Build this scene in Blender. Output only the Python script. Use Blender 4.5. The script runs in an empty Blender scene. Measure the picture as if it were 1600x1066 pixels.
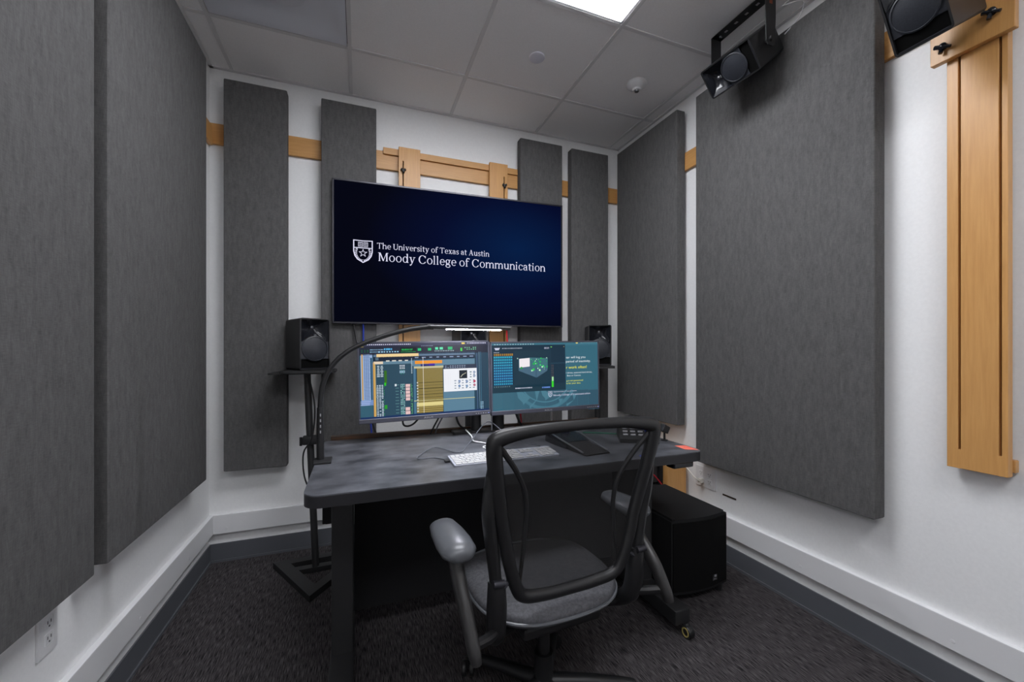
import bpy, bmesh, math, random
from mathutils import Vector, Matrix, Euler
random.seed(7)
PI = math.pi
COL = bpy.context.scene.collection
R = math.radians
XL, XR, YB, YF, HC = -.765, 1.875, 2.651, -2.3, 2.708

# ------------------------------------------------------------ materials
def srgb(r, g, b):
    f = lambda c: (c/255/12.92) if c/255 <= .04045 else ((c/255+.055)/1.055)**2.4
    return (f(r), f(g), f(b))

def mat(name, col, rough=.5, metal=0, emit=None, es=1.0, spec=.5, coat=0):
    m = bpy.data.materials.new(name); m.use_nodes = True
    b = m.node_tree.nodes['Principled BSDF']
    b.inputs['Base Color'].default_value = (*col, 1)
    b.inputs['Roughness'].default_value = rough
    b.inputs['Metallic'].default_value = metal
    b.inputs['Specular IOR Level'].default_value = spec
    b.inputs['Coat Weight'].default_value = coat
    if emit:
        b.inputs['Emission Color'].default_value = (*emit, 1)
        b.inputs['Emission Strength'].default_value = es
    return m

def noisy(m, scale, stretch, c0, c1, detail=4, bump=0, lo=.35, hi=.65, rough=None, bdist=.002):
    nt = m.node_tree; N = nt.nodes; L = nt.links; b = N['Principled BSDF']
    tc = N.new('ShaderNodeTexCoord'); mp = N.new('ShaderNodeMapping'); mp.inputs['Scale'].default_value = stretch
    no = N.new('ShaderNodeTexNoise'); no.inputs['Scale'].default_value = scale; no.inputs['Detail'].default_value = detail
    no.inputs['Roughness'].default_value = .6
    cr = N.new('ShaderNodeValToRGB')
    cr.color_ramp.elements[0].position = lo; cr.color_ramp.elements[0].color = (*c0, 1)
    cr.color_ramp.elements[1].position = hi; cr.color_ramp.elements[1].color = (*c1, 1)
    L.new(tc.outputs['Object'], mp.inputs['Vector']); L.new(mp.outputs[0], no.inputs['Vector'])
    L.new(no.outputs['Fac'], cr.inputs[0]); L.new(cr.outputs[0], b.inputs['Base Color'])
    if bump:
        bp = N.new('ShaderNodeBump'); bp.inputs['Strength'].default_value = bump; bp.inputs['Distance'].default_value = bdist
        L.new(no.outputs['Fac'], bp.inputs['Height']); L.new(bp.outputs[0], b.inputs['Normal'])
    return m

def sc(c, k): return tuple(x*k for x in c)
def fabric():
    m = mat('grey_fabric', (.13, .13, .13), .95, spec=.15)
    nt = m.node_tree; N = nt.nodes; L = nt.links; b = N['Principled BSDF']
    tc = N.new('ShaderNodeTexCoord')
    outs = []
    for s, st in ((60, (9, 9, 1)), (60, (1, 1, 9)), (26, (3, 3, .8))):
        mp = N.new('ShaderNodeMapping'); mp.inputs['Scale'].default_value = st
        no = N.new('ShaderNodeTexNoise'); no.inputs['Scale'].default_value = s; no.inputs['Detail'].default_value = 3
        L.new(tc.outputs['Object'], mp.inputs[0]); L.new(mp.outputs[0], no.inputs['Vector']); outs.append(no.outputs['Fac'])
    a = N.new('ShaderNodeMath'); a.operation = 'ADD'; L.new(outs[0], a.inputs[0]); L.new(outs[1], a.inputs[1])
    c = N.new('ShaderNodeMath'); c.operation = 'ADD'; L.new(a.outputs[0], c.inputs[0]); L.new(outs[2], c.inputs[1])
    d = N.new('ShaderNodeMath'); d.operation = 'MULTIPLY'; d.inputs[1].default_value = .3333; L.new(c.outputs[0], d.inputs[0])
    cr = N.new('ShaderNodeValToRGB')
    cr.color_ramp.elements[0].position = .34; cr.color_ramp.elements[0].color = (.078, .0765, .076, 1)
    cr.color_ramp.elements[1].position = .66; cr.color_ramp.elements[1].color = (.142, .139, .140, 1)
    L.new(d.outputs[0], cr.inputs[0]); L.new(cr.outputs[0], b.inputs['Base Color'])
    bp = N.new('ShaderNodeBump'); bp.inputs['Strength'].default_value = .3; bp.inputs['Distance'].default_value = .0015
    L.new(d.outputs[0], bp.inputs['Height']); L.new(bp.outputs[0], b.inputs['Normal'])
    return m

M = {}
M['fabric'] = fabric()
M['wall'] = noisy(mat('white_wall_paint', (.74, .74, .74), .55, spec=.3), 90, (1, 1, 1), (.84, .84, .84), (.87, .87, .87), bump=.04)
M['trim'] = mat('white_trim_paint', (.76, .76, .77), .4)
M['tile'] = noisy(mat('ceiling_tile', (.5, .5, .5), .9, spec=.2), 160, (1, 1, 1), (.90, .885, .88), (.94, .925, .92), bump=.05)
M['grid'] = mat('ceiling_grid_paint', (.72, .71, .71), .5)
M['rubber'] = mat('grey_rubber_base', (.10, .105, .118), .5)
M['carpet'] = noisy(mat('charcoal_carpet', (.03, .03, .03), 1, spec=.1), 70, (5, .32, 1), (.012, .011, .012), (.135, .122, .127), detail=6, bump=.8, lo=.38, hi=.72, bdist=.004)
OAK0, OAK1 = (.54, .27, .085), (.63, .335, .115)
M['oak_x'] = noisy(mat('oak_grain_across', OAK0, .38), 9, (.8, 14, 14), OAK0, OAK1, detail=8, lo=.3, hi=.7)
M['oak_y'] = noisy(mat('oak_grain_along', OAK0, .38), 9, (14, .8, 14), OAK0, OAK1, detail=8, lo=.3, hi=.7)
M['oak_z'] = noisy(mat('oak_grain_upright', OAK0, .38), 9, (14, 14, .8), OAK0, OAK1, detail=8, lo=.3, hi=.7)
M['slot'] = mat('dark_slot', (.03, .015, .006), .8)
M['desk'] = noisy(mat('charcoal_stone_laminate', (.03, .03, .035), .36), 8, (1, 1.6, 1), (.034, .036, .042), (.130, .135, .152), detail=9, lo=.35, hi=.68, bump=.03)
M['desk_edge'] = mat('black_edge_band', (.014, .014, .017), .45)
M['black'] = mat('black_satin', (.012, .012, .013), .42)
M['black_matte'] = mat('black_matte', (.010, .010, .011), .8, spec=.3)
M['black_metal'] = mat('black_powder_metal', (.016, .016, .017), .5)
M['gloss'] = mat('black_gloss', (.012, .013, .017), .16)
M['cone'] = noisy(mat('speaker_cone', (.03, .035, .045), .45), 200, (1, 1, 1), (.015, .017, .023), (.024, .027, .035))
M['hole'] = mat('dark_recess', (.003, .003, .003), .9, spec=.1)
M['silver'] = mat('silver_metal', (.55, .55, .58), .3, 1)
M['chrome'] = mat('chrome', (.8, .8, .82), .12, 1)
M['bezel'] = mat('tv_bezel', (.05, .05, .06), .3, .6)
M['mon_bezel'] = mat('monitor_bezel', (.07, .072, .095), .35, .2)
M['white_plastic'] = mat('white_plastic', (.75, .75, .76), .4)
M['cream'] = mat('cream_plastic', (.68, .64, .58), .45)
M['key'] = mat('white_key', (.52, .52, .52), .5)
M['keyboard_deck'] = mat('light_aluminium', (.42, .44, .50), .35, .2)
M['arm'] = mat('grey_arm_rubber', (.10, .105, .115), .32)
M['arm_dark'] = mat('dark_grey_arm_post', (.028, .027, .027), .36)
M['frame'] = mat('graphite_plastic', (.012, .012, .013), .38)
M['seatfab'] = noisy(mat('seat_grey_fabric', (.1, .1, .11), .75), 120, (1, 1, 1), (.05, .05, .056), (.09, .09, .10), bump=.2)
M['red_note'] = noisy(mat('red_orange_paper', (.85, .16, .11), .6), 40, (1, 1, 1), (.82, .13, .09), (.9, .22, .15))
M['blue'] = mat('blue_reflection', (.02, .07, .8), .4)  # flat colour standing in for a blue LED reflection
M['red'] = mat('red_cable', (.65, .01, .03), .4)
M['bluec'] = mat('blue_cable', (.02, .05, .4), .4)
M['greenc'] = mat('pale_green_cable', (.3, .5, .38), .4)
M['greend'] = mat('green_cable', (.01, .16, .09), .4)
M['grey_cable'] = mat('grey_cable', (.12, .13, .15), .35)
M['brown'] = noisy(mat('dark_stained_wood', (.05, .025, .01), .5), 8, (1, 12, 12), (.03, .02, .014), (.11, .05, .02))
M['orange_mark'] = mat('orange_mark', (.30, .06, .015), .5)
M['amber'] = mat('amber_caster_ring', (.5, .4, .14), .4)
M['grey_mark'] = mat('light_grey_mark', (.35, .35, .37), .4)

def emat(name, col, s=1.0):
    m = bpy.data.materials.new(name); m.use_nodes = True; nt = m.node_tree; nt.nodes.clear()
    e = nt.nodes.new('ShaderNodeEmission'); o = nt.nodes.new('ShaderNodeOutputMaterial')
    e.inputs[0].default_value = (*col, 1); e.inputs[1].default_value = s
    nt.links.new(e.outputs[0], o.inputs[0]); return m
M['lamp_white'] = emat('ceiling_light_diffuser', (.93, .95, 1.0), 17.5)
M['lamp_fill'] = emat('added_fill_diffuser', (.93, .95, 1.0), 17.0)  # glow of the fill lights added behind the camera
M['lamp_strip'] = emat('lamp_led_strip', (.90, .90, 1.0), 220)
M['glow_text'] = emat('screen_white', (.80, .80, 1.0), .95)
M['led_blue'] = emat('blue_led', (.25, .35, 1.0), 1.6)

def screen_attr():
    m = bpy.data.materials.new('monitor_picture'); m.use_nodes = True; nt = m.node_tree; b = nt.nodes['Principled BSDF']
    a = nt.nodes.new('ShaderNodeAttribute'); a.attribute_name = 'pix'
    b.inputs['Base Color'].default_value = (.006, .006, .007, 1); b.inputs['Roughness'].default_value = .4; b.inputs['Specular IOR Level'].default_value = .2
    nt.links.new(a.outputs['Color'], b.inputs['Emission Color']); b.inputs['Emission Strength'].default_value = 1.0
    return m
M['pix'] = screen_attr()
def tv_mat():
    m = mat('tv_picture', (.002, .002, .003), .12, spec=0); nt = m.node_tree; N = nt.nodes; L = nt.links; b = N['Principled BSDF']
    tc = N.new('ShaderNodeTexCoord'); mp = N.new('ShaderNodeMapping'); mp.vector_type = 'POINT'
    mp.inputs['Location'].default_value = (-.42, 0, -.16); mp.inputs['Scale'].default_value = (1.05, 0, 1.7)
    g = N.new('ShaderNodeTexGradient'); g.gradient_type = 'SPHERICAL'
    cr = N.new('ShaderNodeValToRGB'); e = cr.color_ramp.elements
    e[0].position = 0; e[0].color = (.0004, .0008, .0045, 1); e[1].position = 1; e[1].color = (.0008, .012, .058, 1)
    k = cr.color_ramp.elements.new(.45); k.color = (.0004, .0025, .022, 1)
    L.new(tc.outputs['Object'], mp.inputs[0]); L.new(mp.outputs[0], g.inputs[0]); L.new(g.outputs['Fac'], cr.inputs[0])
    L.new(cr.outputs[0], b.inputs['Emission Color']); b.inputs['Emission Strength'].default_value = 1
    return m
M['tv'] = tv_mat()
def mesh_mat():
    m = bpy.data.materials.new('black_mesh_fabric'); m.use_nodes = True; nt = m.node_tree; N = nt.nodes; L = nt.links
    b = N['Principled BSDF']; b.inputs['Base Color'].default_value = (.008, .0075, .008, 1); b.inputs['Roughness'].default_value = .7
    tr = N.new('ShaderNodeBsdfTransparent'); mx = N.new('ShaderNodeMixShader'); mx.inputs[0].default_value = .68
    L.new(tr.outputs[0], mx.inputs[1]); L.new(b.outputs[0], mx.inputs[2]); L.new(mx.outputs[0], N['Material Output'].inputs[0])
    return m
M['mesh'] = mesh_mat()

# ------------------------------------------------------------ mesh helpers
def BM(): return bmesh.new()
def box(bm, x0, y0, z0, x1, y1, z1, bev=0, seg=2):
    r = bmesh.ops.create_cube(bm, size=1); vs = r['verts']
    for v in vs:
        v.co = Vector(((x0+x1)/2+v.co.x*(x1-x0), (y0+y1)/2+v.co.y*(y1-y0), (z0+z1)/2+v.co.z*(z1-z0)))
    if bev:
        es = {e for v in vs for e in v.link_edges}
        bmesh.ops.bevel(bm, geom=list(es), offset=bev, segments=seg, affect='EDGES', profile=.6)
    return bm
def cbox(bm, c, s, bev=0, seg=2): return box(bm, c[0]-s[0]/2, c[1]-s[1]/2, c[2]-s[2]/2, c[0]+s[0]/2, c[1]+s[1]/2, c[2]+s[2]/2, bev, seg)
def catmull(P, n):
    P = [Vector(p) for p in P]; out = []
    for i in range(len(P)-1):
        a = P[max(i-1, 0)]; b = P[i]; c = P[i+1]; d = P[min(i+2, len(P)-1)]
        for k in range(n):
            t = k/n
            out.append(.5*((2*b)+(-a+c)*t+(2*a-5*b+4*c-d)*t*t+(-a+3*b-3*c+d)*t**3))
    out.append(P[-1]); return out
def tube(bm, P, r, n=6, sides=10, flat=None, closed=False, up=None):
    """tube along smoothed points; r a number or a list at the control points; flat=(a,b) scales the section"""
    rr = r if isinstance(r, (list, tuple)) else [r]*len(P)
    if closed: P = list(P)+[P[0]]; rr = list(rr)+[rr[0]]
    Q = catmull(P, n) if n > 1 else [Vector(p) for p in P]
    m = max(n, 1); rad = []
    for i in range(len(rr)-1):
        for k in range(m): rad.append(rr[i]+(rr[i+1]-rr[i])*k/m)
    rad.append(rr[-1])
    if closed: Q = Q[:-1]; rad = rad[:-1]
    rings = []; prev = None
    K = len(Q)
    for i, q in enumerate(Q):
        if closed: t = Q[(i+1) % K]-Q[i-1]
        else: t = Q[min(i+1, K-1)]-Q[max(i-1, 0)]
        t.normalize()
        if prev is None:
            u = Vector(up) if up else (Vector((0, 0, 1)) if abs(t.z) < .9 else Vector((0, 1, 0)))
        else: u = prev
        if up: u = Vector(up)
        u = (u-t*u.dot(t)).normalized(); prev = u; w = t.cross(u)
        fa, fb = flat or (1, 1)
        rings.append([bm.verts.new(q+(u*math.cos(2*PI*k/sides)*fa+w*math.sin(2*PI*k/sides)*fb)*rad[i]) for k in range(sides)])
    rng = range(K) if closed else range(K-1)
    for i in rng:
        a, b = rings[i], rings[(i+1) % K]
        for k in range(sides): bm.faces.new((a[k], a[(k+1) % sides], b[(k+1) % sides], b[k]))
    if not closed:
        bm.faces.new(rings[0][::-1]); bm.faces.new(rings[-1])
    return bm
def lathe(bm, prof, n=24, mat_=None):
    rings = []; M_ = mat_ or Matrix()
    for r, z in prof:
        if r < 1e-6: rings.append([bm.verts.new(M_@Vector((0, 0, z)))])
        else: rings.append([bm.verts.new(M_@Vector((r*math.cos(2*PI*k/n), r*math.sin(2*PI*k/n), z))) for k in range(n)])
    for a, b in zip(rings, rings[1:]):
        for k in range(n):
            q = [a[k % len(a)], a[(k+1) % len(a)], b[(k+1) % len(b)], b[k % len(b)]]
            u = []
            for v in q:
                if v not in u: u.append(v)
            if len(u) > 2:
                try: bm.faces.new(u)
                except ValueError: pass
    return bm
def prism(bm, pts, z0, z1, bev=0):
    a = [bm.verts.new((p[0], p[1], z0)) for p in pts]; b = [bm.verts.new((p[0], p[1], z1)) for p in pts]
    bm.faces.new(a[::-1]); top = bm.faces.new(b); n = len(pts)
    for i in range(n): bm.faces.new((a[i], a[(i+1) % n], b[(i+1) % n], b[i]))
    if bev:
        bmesh.ops.bevel(bm, geom=[e for e in top.edges], offset=bev, segments=2, affect='EDGES')
    return bm
def rrect(x0, y0, x1, y1, r, n=6):
    rr = r if isinstance(r, (list, tuple)) else [r]*4
    out = []
    for (cx, cy, a, q) in ((x1, y1, 0, rr[0]), (x0, y1, 90, rr[1]), (x0, y0, 180, rr[2]), (x1, y0, 270, rr[3])):
        ox = cx-q if cx == x1 else cx+q; oy = cy-q if cy == y1 else cy+q
        if q < 1e-5: out.append((cx, cy)); continue
        for k in range(n+1):
            t = R(a+90*k/n); out.append((ox+q*math.cos(t), oy+q*math.sin(t)))
    return out
ROOT = {}
def obj(name, bm, m, parent=None, smooth=False, world=False, angle=35):
    bmesh.ops.recalc_face_normals(bm, faces=bm.faces)
    me = bpy.data.meshes.new(name)
    if world and parent is not None: bm.transform(ROOT[parent.name].inverted())
    bm.to_mesh(me); bm.free()
    for k in (m if isinstance(m, (list, tuple)) else [m]): me.materials.append(k)
    if smooth:
        for p in me.polygons: p.use_smooth = True
        try: me.set_sharp_from_angle(angle=R(angle))
        except Exception: pass
    o = bpy.data.objects.new(name, me); COL.objects.link(o)
    if parent is not None:
        o.parent = parent; ROOT[o.name] = ROOT[parent.name]
    else: ROOT[o.name] = Matrix()
    return o
def tag(o, label, cat, group=None, kind=None):
    if label: o['label'] = label
    if cat: o['category'] = cat
    if group: o['group'] = group
    if kind: o['kind'] = kind
    return o
def thing(name, label, cat, loc=(0, 0, 0), rot=(0, 0, 0), group=None):
    o = bpy.data.objects.new(name, None); COL.objects.link(o); o.empty_display_size = .05
    o.location = loc; o.rotation_euler = rot
    ROOT[o.name] = Matrix.Translation(loc) @ Euler(rot).to_matrix().to_4x4()
    return tag(o, label, cat, group)
def kids(o): return [c for c in COL.objects if c.parent == o]
def copy_tree(o, loc, rot, label, group=None, scale=None):
    c = o.copy(); COL.objects.link(c); c.location = loc; c.rotation_euler = rot; c['label'] = label
    if scale: c.scale = (scale,)*3
    if group: c['group'] = group
    elif 'group' in c: del c['group']
    for ch in kids(o):
        d = ch.copy(); COL.objects.link(d); d.parent = c
        for g in kids(ch):
            e = g.copy(); COL.objects.link(e); e.parent = d
    return c
def struct(name, bm, m, parent=None, smooth=False):
    o = obj(name, bm, m, parent, smooth)
    if parent is None: o['kind'] = 'structure'
    return o

# ------------------------------------------------------------ room shell
b = BM(); box(b, XL-.12, YF-.12, -.1, XR+.12, YB+.12, 0); struct('floor', b, M['carpet'])
b = BM(); box(b, XL-.12, YB, 0, XR+.12, YB+.12, HC+.15); struct('wall_back', b, M['wall'])
b = BM(); box(b, XL-.12, YF, 0, XL, YB, HC+.15); struct('wall_left', b, M['wall'])
b = BM(); box(b, XR, YF, 0, XR+.12, YB, HC+.15); struct('wall_right', b, M['wall'])
b = BM(); box(b, XL-.12, YF-.12, 0, XR+.12, YF, HC+.15); struct('wall_front', b, M['wall'])
GX0, T = -.657, .6096
gx = [GX0+T*i for i in range(5)]           # grid lines across the room
ys = [2.236-T*k for k in range(8)]
b = BM()
colb = [XL]+gx+[XR]; rowb = [YB]+ys+[YF]
LIGHTS = [(3, 3)]                           # (column, row) bays that hold a light
for i in range(len(colb)-1):
    for j in range(len(rowb)-1):
        if (i, j) in ((3, 2), (2, 2), (3, 5), (1, 5)): continue   # light, air diffuser, added fill lights
        x0, x1, y1, y0 = colb[i], colb[i+1], rowb[j], rowb[j+1]
        if (i, j) == (1, 1): continue
        box(b, x0+.002, y0+.002, HC, x1-.002, y1-.002, HC+.02)
struct('ceiling', b, M['tile'])
b = BM()
for x in gx:
    for (a, c) in ((YF, ys[2]), (ys[1], YB)) if x == gx[2] else ((YF, YB),): box(b, x-.0095, a, HC-.005, x+.0095, c, HC+.004)
for y in ys:
    if y > YF+.02: box(b, XL, y-.0095, HC-.0045, XR, y+.0095, HC+.0035)
for (x0, y0, x1, y1) in ((XL, YF, XL+.02, YB), (XR-.02, YF, XR, YB), (XL, YB-.02, XR, YB), (XL, YF, XR, YF+.02)):
    box(b, x0, y0, HC-.007, x1, y1, HC+.003)
struct('trim_1', b, M['grid'])
b = BM(); box(b, XL, YF, HC+.10, XR, YB, HC+.13); struct('ceiling', b, M['black_matte'])
# rubber base and surface raceway on three walls
for nm, (x0, y0, x1, y1) in {'left': (XL, YF, XL+.006, YB), 'back': (XL, YB-.006, XR, YB), 'right': (XR-.006, YF, XR, YB)}.items():
    b = BM(); box(b, x0, y0, 0, x1, y1, .10)
    tx = .012
    if nm == 'left': box(b, x0, y0, 0, x0+tx, y1, .012)
    if nm == 'right': box(b, x1-tx, y0, 0, x1, y1, .012)
    if nm == 'back': box(b, x0, y1-tx, 0, x1, y1, .012)
    struct('baseboard_'+nm, b, M['rubber'])
rz0, rz1, rt = .158, .262, .022
k = 2
for nm, (x0, y0, x1, y1) in {'left': (XL, YF, XL+rt, YB-rt), 'back': (XL, YB-rt, XR, YB), 'right': (XR-rt, YF, XR, YB-rt)}.items():
    b = BM(); box(b, x0, y0, rz0, x1, y1, rz1, .003)
    if nm != 'back':
        sgn = 1 if nm == 'left' else -1; xf = x1 if nm == 'left' else x0
        for yy in (.75, 1.25, 1.85, 2.3):
            lathe(b, [(0, .0015), (.006, .001), (.0075, -.001)], 12, Matrix.Translation((xf, yy, .19)) @ Matrix.Rotation(sgn*PI/2, 4, 'Y'))
    else:
        for xx in (-.68, -.1, .9): lathe(b, [(0, .0015), (.006, .001), (.0075, -.001)], 12, Matrix.Translation((xx, y0, .185)) @ Matrix.Rotation(PI/2, 4, 'X'))
    struct('trim_%d' % k, b, M['trim']); k += 1

# ceiling light (recessed troffer) ------------------------------------------------
def ceiling_light(x0, y0, x1, y1, label, m='lamp_white'):
    cx, cy = (x0+x1)/2, (y0+y1)/2
    t = thing('ceiling_light', label, 'ceiling light', (cx, cy, HC)); w, d = (x1-x0)/2-.013, (y1-y0)/2-.013
    b = BM()
    for s in (-1, 1):
        box(b, s*w-.008, -d, -.004, s*w+.008, d, .06); box(b, -w, s*d-.008, -.004, w, s*d+.008, .06)
    box(b, -w, -d, .055, w, d, .06)
    obj('frame', b, M['white_plastic'], t)
    b = BM()
    box(b, -w+.016, -d+.016, -.008, w-.016, d-.016, .018, .003)
    obj('diffuser', b, M[m], t)
    return t
ceiling_light(gx[1], ys[2], gx[3], ys[1], 'glowing rectangular ceiling light panel between the tiles at the top of the view')  # left half, out of view, added to brighten back and left walls
ceiling_light(gx[2], ys[5], gx[3], ys[4], 'added unseen fill light panel behind the camera, right side of the room', 'lamp_fill')  # unseen fill light, added for more bounce
ceiling_light(gx[0], ys[5], gx[1], ys[4], 'added unseen fill light panel behind the camera, left side of the room', 'lamp_fill')  # second unseen fill, added to lift the left wall and ceiling
# air diffuser
cx, cy = (gx[0]+gx[1])/2, (ys[0+1]+ys[0])/2
cy = (ys[0]+ys[1])/2
t = thing('air_diffuser', 'square grey ceiling air diffuser with a rounded centre plate, left of the room', 'air vent', (cx, cy, HC))
b = BM(); w = T/2-.012
def loft_rects(b, loops):
    rings = [[b.verts.new((p[0], p[1], z)) for p in rrect(-a, -a, a, a, r)] for a, r, z in loops]
    for A, B in zip(rings, rings[1:]):
        n = len(A)
        for i in range(n): b.faces.new((A[i], A[(i+1) % n], B[(i+1) % n], B[i]))
    return rings
rg = loft_rects(b, [(w, .001, -.002), (w-.02, .004, -.003), (w-.035, .03, .002), (w-.07, .06, .012), (w-.10, .08, .02)])
b.faces.new(rg[-1])
M['vent'] = mat('grey_vent_paint', (.72, .74, .80), .35)
obj('pan', b, M['vent'], t, smooth=True)
b = BM()
rg = loft_rects(b, [(.10, .05, .012), (.135, .10, .002), (.13, .10, -.002)]); b.faces.new(rg[-1]); b.faces.new(rg[0])
obj('centre_plate', b, M['vent'], t, smooth=True)
b = BM(); cbox(b, (0, 0, -.0025), (.006, .006, .003), .001); obj('screw', b, M['black'], t)
# sprinkler cover and occupancy sensor
b = BM(); lathe(b, [(0, -.010), (.036, -.010), (.041, -.007), (.041, -.0005), (0, -.0005)], 40)
M['disc'] = mat('grey_cover_paint', (.74, .74, .82), .45)
o = tag(obj('sprinkler_cover', b, M['disc'], smooth=True), 'flat round cover disc on the ceiling tile beside the light', 'sprinkler cover'); o.location = (.876, 1.957, HC)
t = thing('occupancy_sensor', 'white domed ceiling sensor with a small dark lens', 'sensor', (1.504, 1.947, HC))
b = BM(); lathe(b, [(0, -.0005), (.056, -.0005), (.058, -.008), (.056, -.014), (.048, -.022), (.036, -.029), (.025, -.034), (.020, -.043), (0, -.043)], 40); obj('dome', b, M['white_plastic'], t, smooth=True)
b = BM(); lathe(b, [(0, -.0425), (.014, -.0425), (.012, -.050), (0, -.052)], 24); obj('lens', b, mat('grey_lens', (.12, .12, .13), .2), t, smooth=True)

# ------------------------------------------------------------ acoustic panels
def panel(x0, y0, z0, x1, y1, z1, label, group):
    loc = ((x0+x1)/2, (y0+y1)/2, z0)
    b = BM(); box(b, x0-loc[0], y0-loc[1], 0, x1-loc[0], y1-loc[1], z1-z0, .007, 3)
    o = obj('acoustic_panel', b, M['fabric'], smooth=True); o.location = loc
    return tag(o, label, 'acoustic panel', group)
g = 'grey fabric acoustic panels'
PB, PF = .022, .082
panel(-.680, YB-PF, .51, -.380, YB-PB, 2.615, 'narrow grey fabric acoustic panel left of the loudspeaker, nearest the left corner', g)
panel(-.206, YB-PF, .52, .095, YB-PB, 2.612, 'narrow grey fabric acoustic panel behind the left edge of the television', g)
panel(1.027, YB-PF, .52, 1.347, YB-PB, 2.610, 'narrow grey fabric acoustic panel behind the right edge of the television', g)
panel(1.422, YB-PF, .52, 1.730, YB-PB, 2.607, 'narrow grey fabric acoustic panel just right of the television, by the right corner', g)
panel(XL+PB, 1.508, .545, XL+.086, 2.312, 2.545, 'wide grey fabric panel on the left wall nearest the corner', g)
panel(XL+PB, .52, .545, XL+.086, 1.444, 2.548, 'wide grey fabric panel on the left wall closest to the camera', g)
panel(XR-.086, 1.938, .706, XR-PB, 2.545, 2.612, 'grey fabric panel on the right wall next to the back corner', g)
panel(XR-.086, .936, .530, XR-PB, 1.793, 2.600, 'large grey fabric panel on the right wall under the hanging loudspeaker', g)

# ------------------------------------------------------------ oak rails and boards
def rail(x0, y0, z0, x1, y1, z1, m, label, name='oak_rail', cat='wall rail'):
    loc = ((x0+x1)/2, (y0+y1)/2, z0)
    b = BM(); box(b, x0-loc[0], y0-loc[1], 0, x1-loc[0], y1-loc[1], z1-z0, .0015, 1)
    o = obj(name, b, M[m]); o.location = loc
    return tag(o, label, cat)
rail(XL+.001, YB-.020, 2.283, XR-.022, YB-.0005, 2.394, 'oak_x', 'horizontal oak rail running behind the narrow panels on the back wall')
rail(XL+.0005, YF+.5, 2.27, XL+.020, YB-.022, 2.375, 'oak_y', 'horizontal oak rail hidden behind the wide panels of the left wall')
rail(XR-.020, YF+.5, 2.255, XR-.0005, YB-.022, 2.362, 'oak_y', 'horizontal oak rail along the right wall behind the large grey panel')
rail(.137, YB-.034, 2.372, 1.026, YB-.0205, 2.412, 'oak_x', 'thin oak cleat strip resting on the back wall rail above the television', 'oak_cleat', 'cleat')
def tv_board(x, w, side, label):
    t = thing('mounting_board', label, 'mounting board', (x, YB-.046, .98))
    b = BM(); h = 2.420-.98; sx = side*w*.30
    # two strips either side of a routed slot
    xs = sorted([-w/2, w/2]); s0, s1 = sx-.0035, sx+.0035
    box(b, -w/2, -.011, 0, s0, .011, h, .001, 1); box(b, s1, -.011, 0, w/2, .011, h, .001, 1)
    box(b, s0-.001, -.011, h-.085, s1+.001, .0108, h-.0002); box(b, s0-.001, -.011, 0, s1+.001, .0108, .05)
    obj('board', b, M['oak_z'], t)
    b = BM(); box(b, s0-.001, .004, .05, s1+.001, .010, h-.085); obj('slot', b, M['slot'], t)
    b = BM(); zk = 2.272-.98
    Mx = Matrix.Translation((sx, -.012, zk)) @ Matrix.Rotation(PI/2, 4, 'X')
    lathe(b, [(0, 0), (.009, 0), (.009, .014), (0, .016)], 12, Mx)
    for a in (90, 210, 330):
        tube(b, [(sx, -.020, zk), (sx+.016*math.cos(R(a)), -.022, zk-.016*math.sin(R(a)))], [.006, .008], 1, 8)
    obj('knob', b, M['black_metal'], t, smooth=True)
    return t
tv_board(.293, .131, -1, 'upright oak mounting board with a knob, at the left behind the television')
tv_board(.880, .128, 1, 'upright oak mounting board with a knob, at the right behind the television')
# board on the right wall with two slots and cross plate
t = thing('mounting_board', 'tall oak board with two long slots on the right wall near the camera', 'mounting board', (XR-.036, .685, .778))
b = BM(); hw = .068; h = 2.44-.778
sl = (-.052, .038)
edges = [-hw, sl[0]-.003, sl[0]+.003, sl[1]-.003, sl[1]+.003, hw]
for i in (0, 2, 4): box(b, -.014, edges[i], 0, .014, edges[i+1], h, .001, 1)
for s in sl: box(b, -.014, s-.004, 0, .0138, s+.004, .062); box(b, -.014, s-.004, h-.06, .0138, s+.004, h)
obj('board', b, M['oak_z'], t)
b = BM()
for s in sl: box(b, .006, s-.004, .06, .012, s+.004, h-.06)
obj('slot', b, M['slot'], t)
b = BM(); box(b, .0145, -hw-.006, .012, .035, hw-.03, .05, .002, 1); obj('spacer', b, M['oak_y'], t)
# cross plate carrying the near surround speaker
t = thing('mounting_plate', 'square oak plate with dark clamps across the slotted board behind the near loudspeaker', 'mounting plate', (XR-.062, .690, 2.115))
b = BM(); box(b, -.011, -.095, 0, .011, .095, .40, .0015, 1); obj('plate', b, M['oak_z'], t)
def clamp(y, z):
    b = BM(); lathe(b, [(0, 0), (.011, 0), (.011, .012), (.006, .016), (0, .017)], 14, Matrix.Translation((-.012, y, z)) @ Matrix.Rotation(-PI/2, 4, 'Y'))
    tube(b, [(-.022, y-.02, z-.012), (-.024, y+.018, z+.006)], [.005, .007], 1, 8); tube(b, [(-.022, y, z), (-.024, y+.004, z-.022)], [.005, .006], 1, 8)
    obj('clamp_knob', b, M['gloss'], t, smooth=True)
clamp(.060, .045); clamp(-.050, .075)

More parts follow.
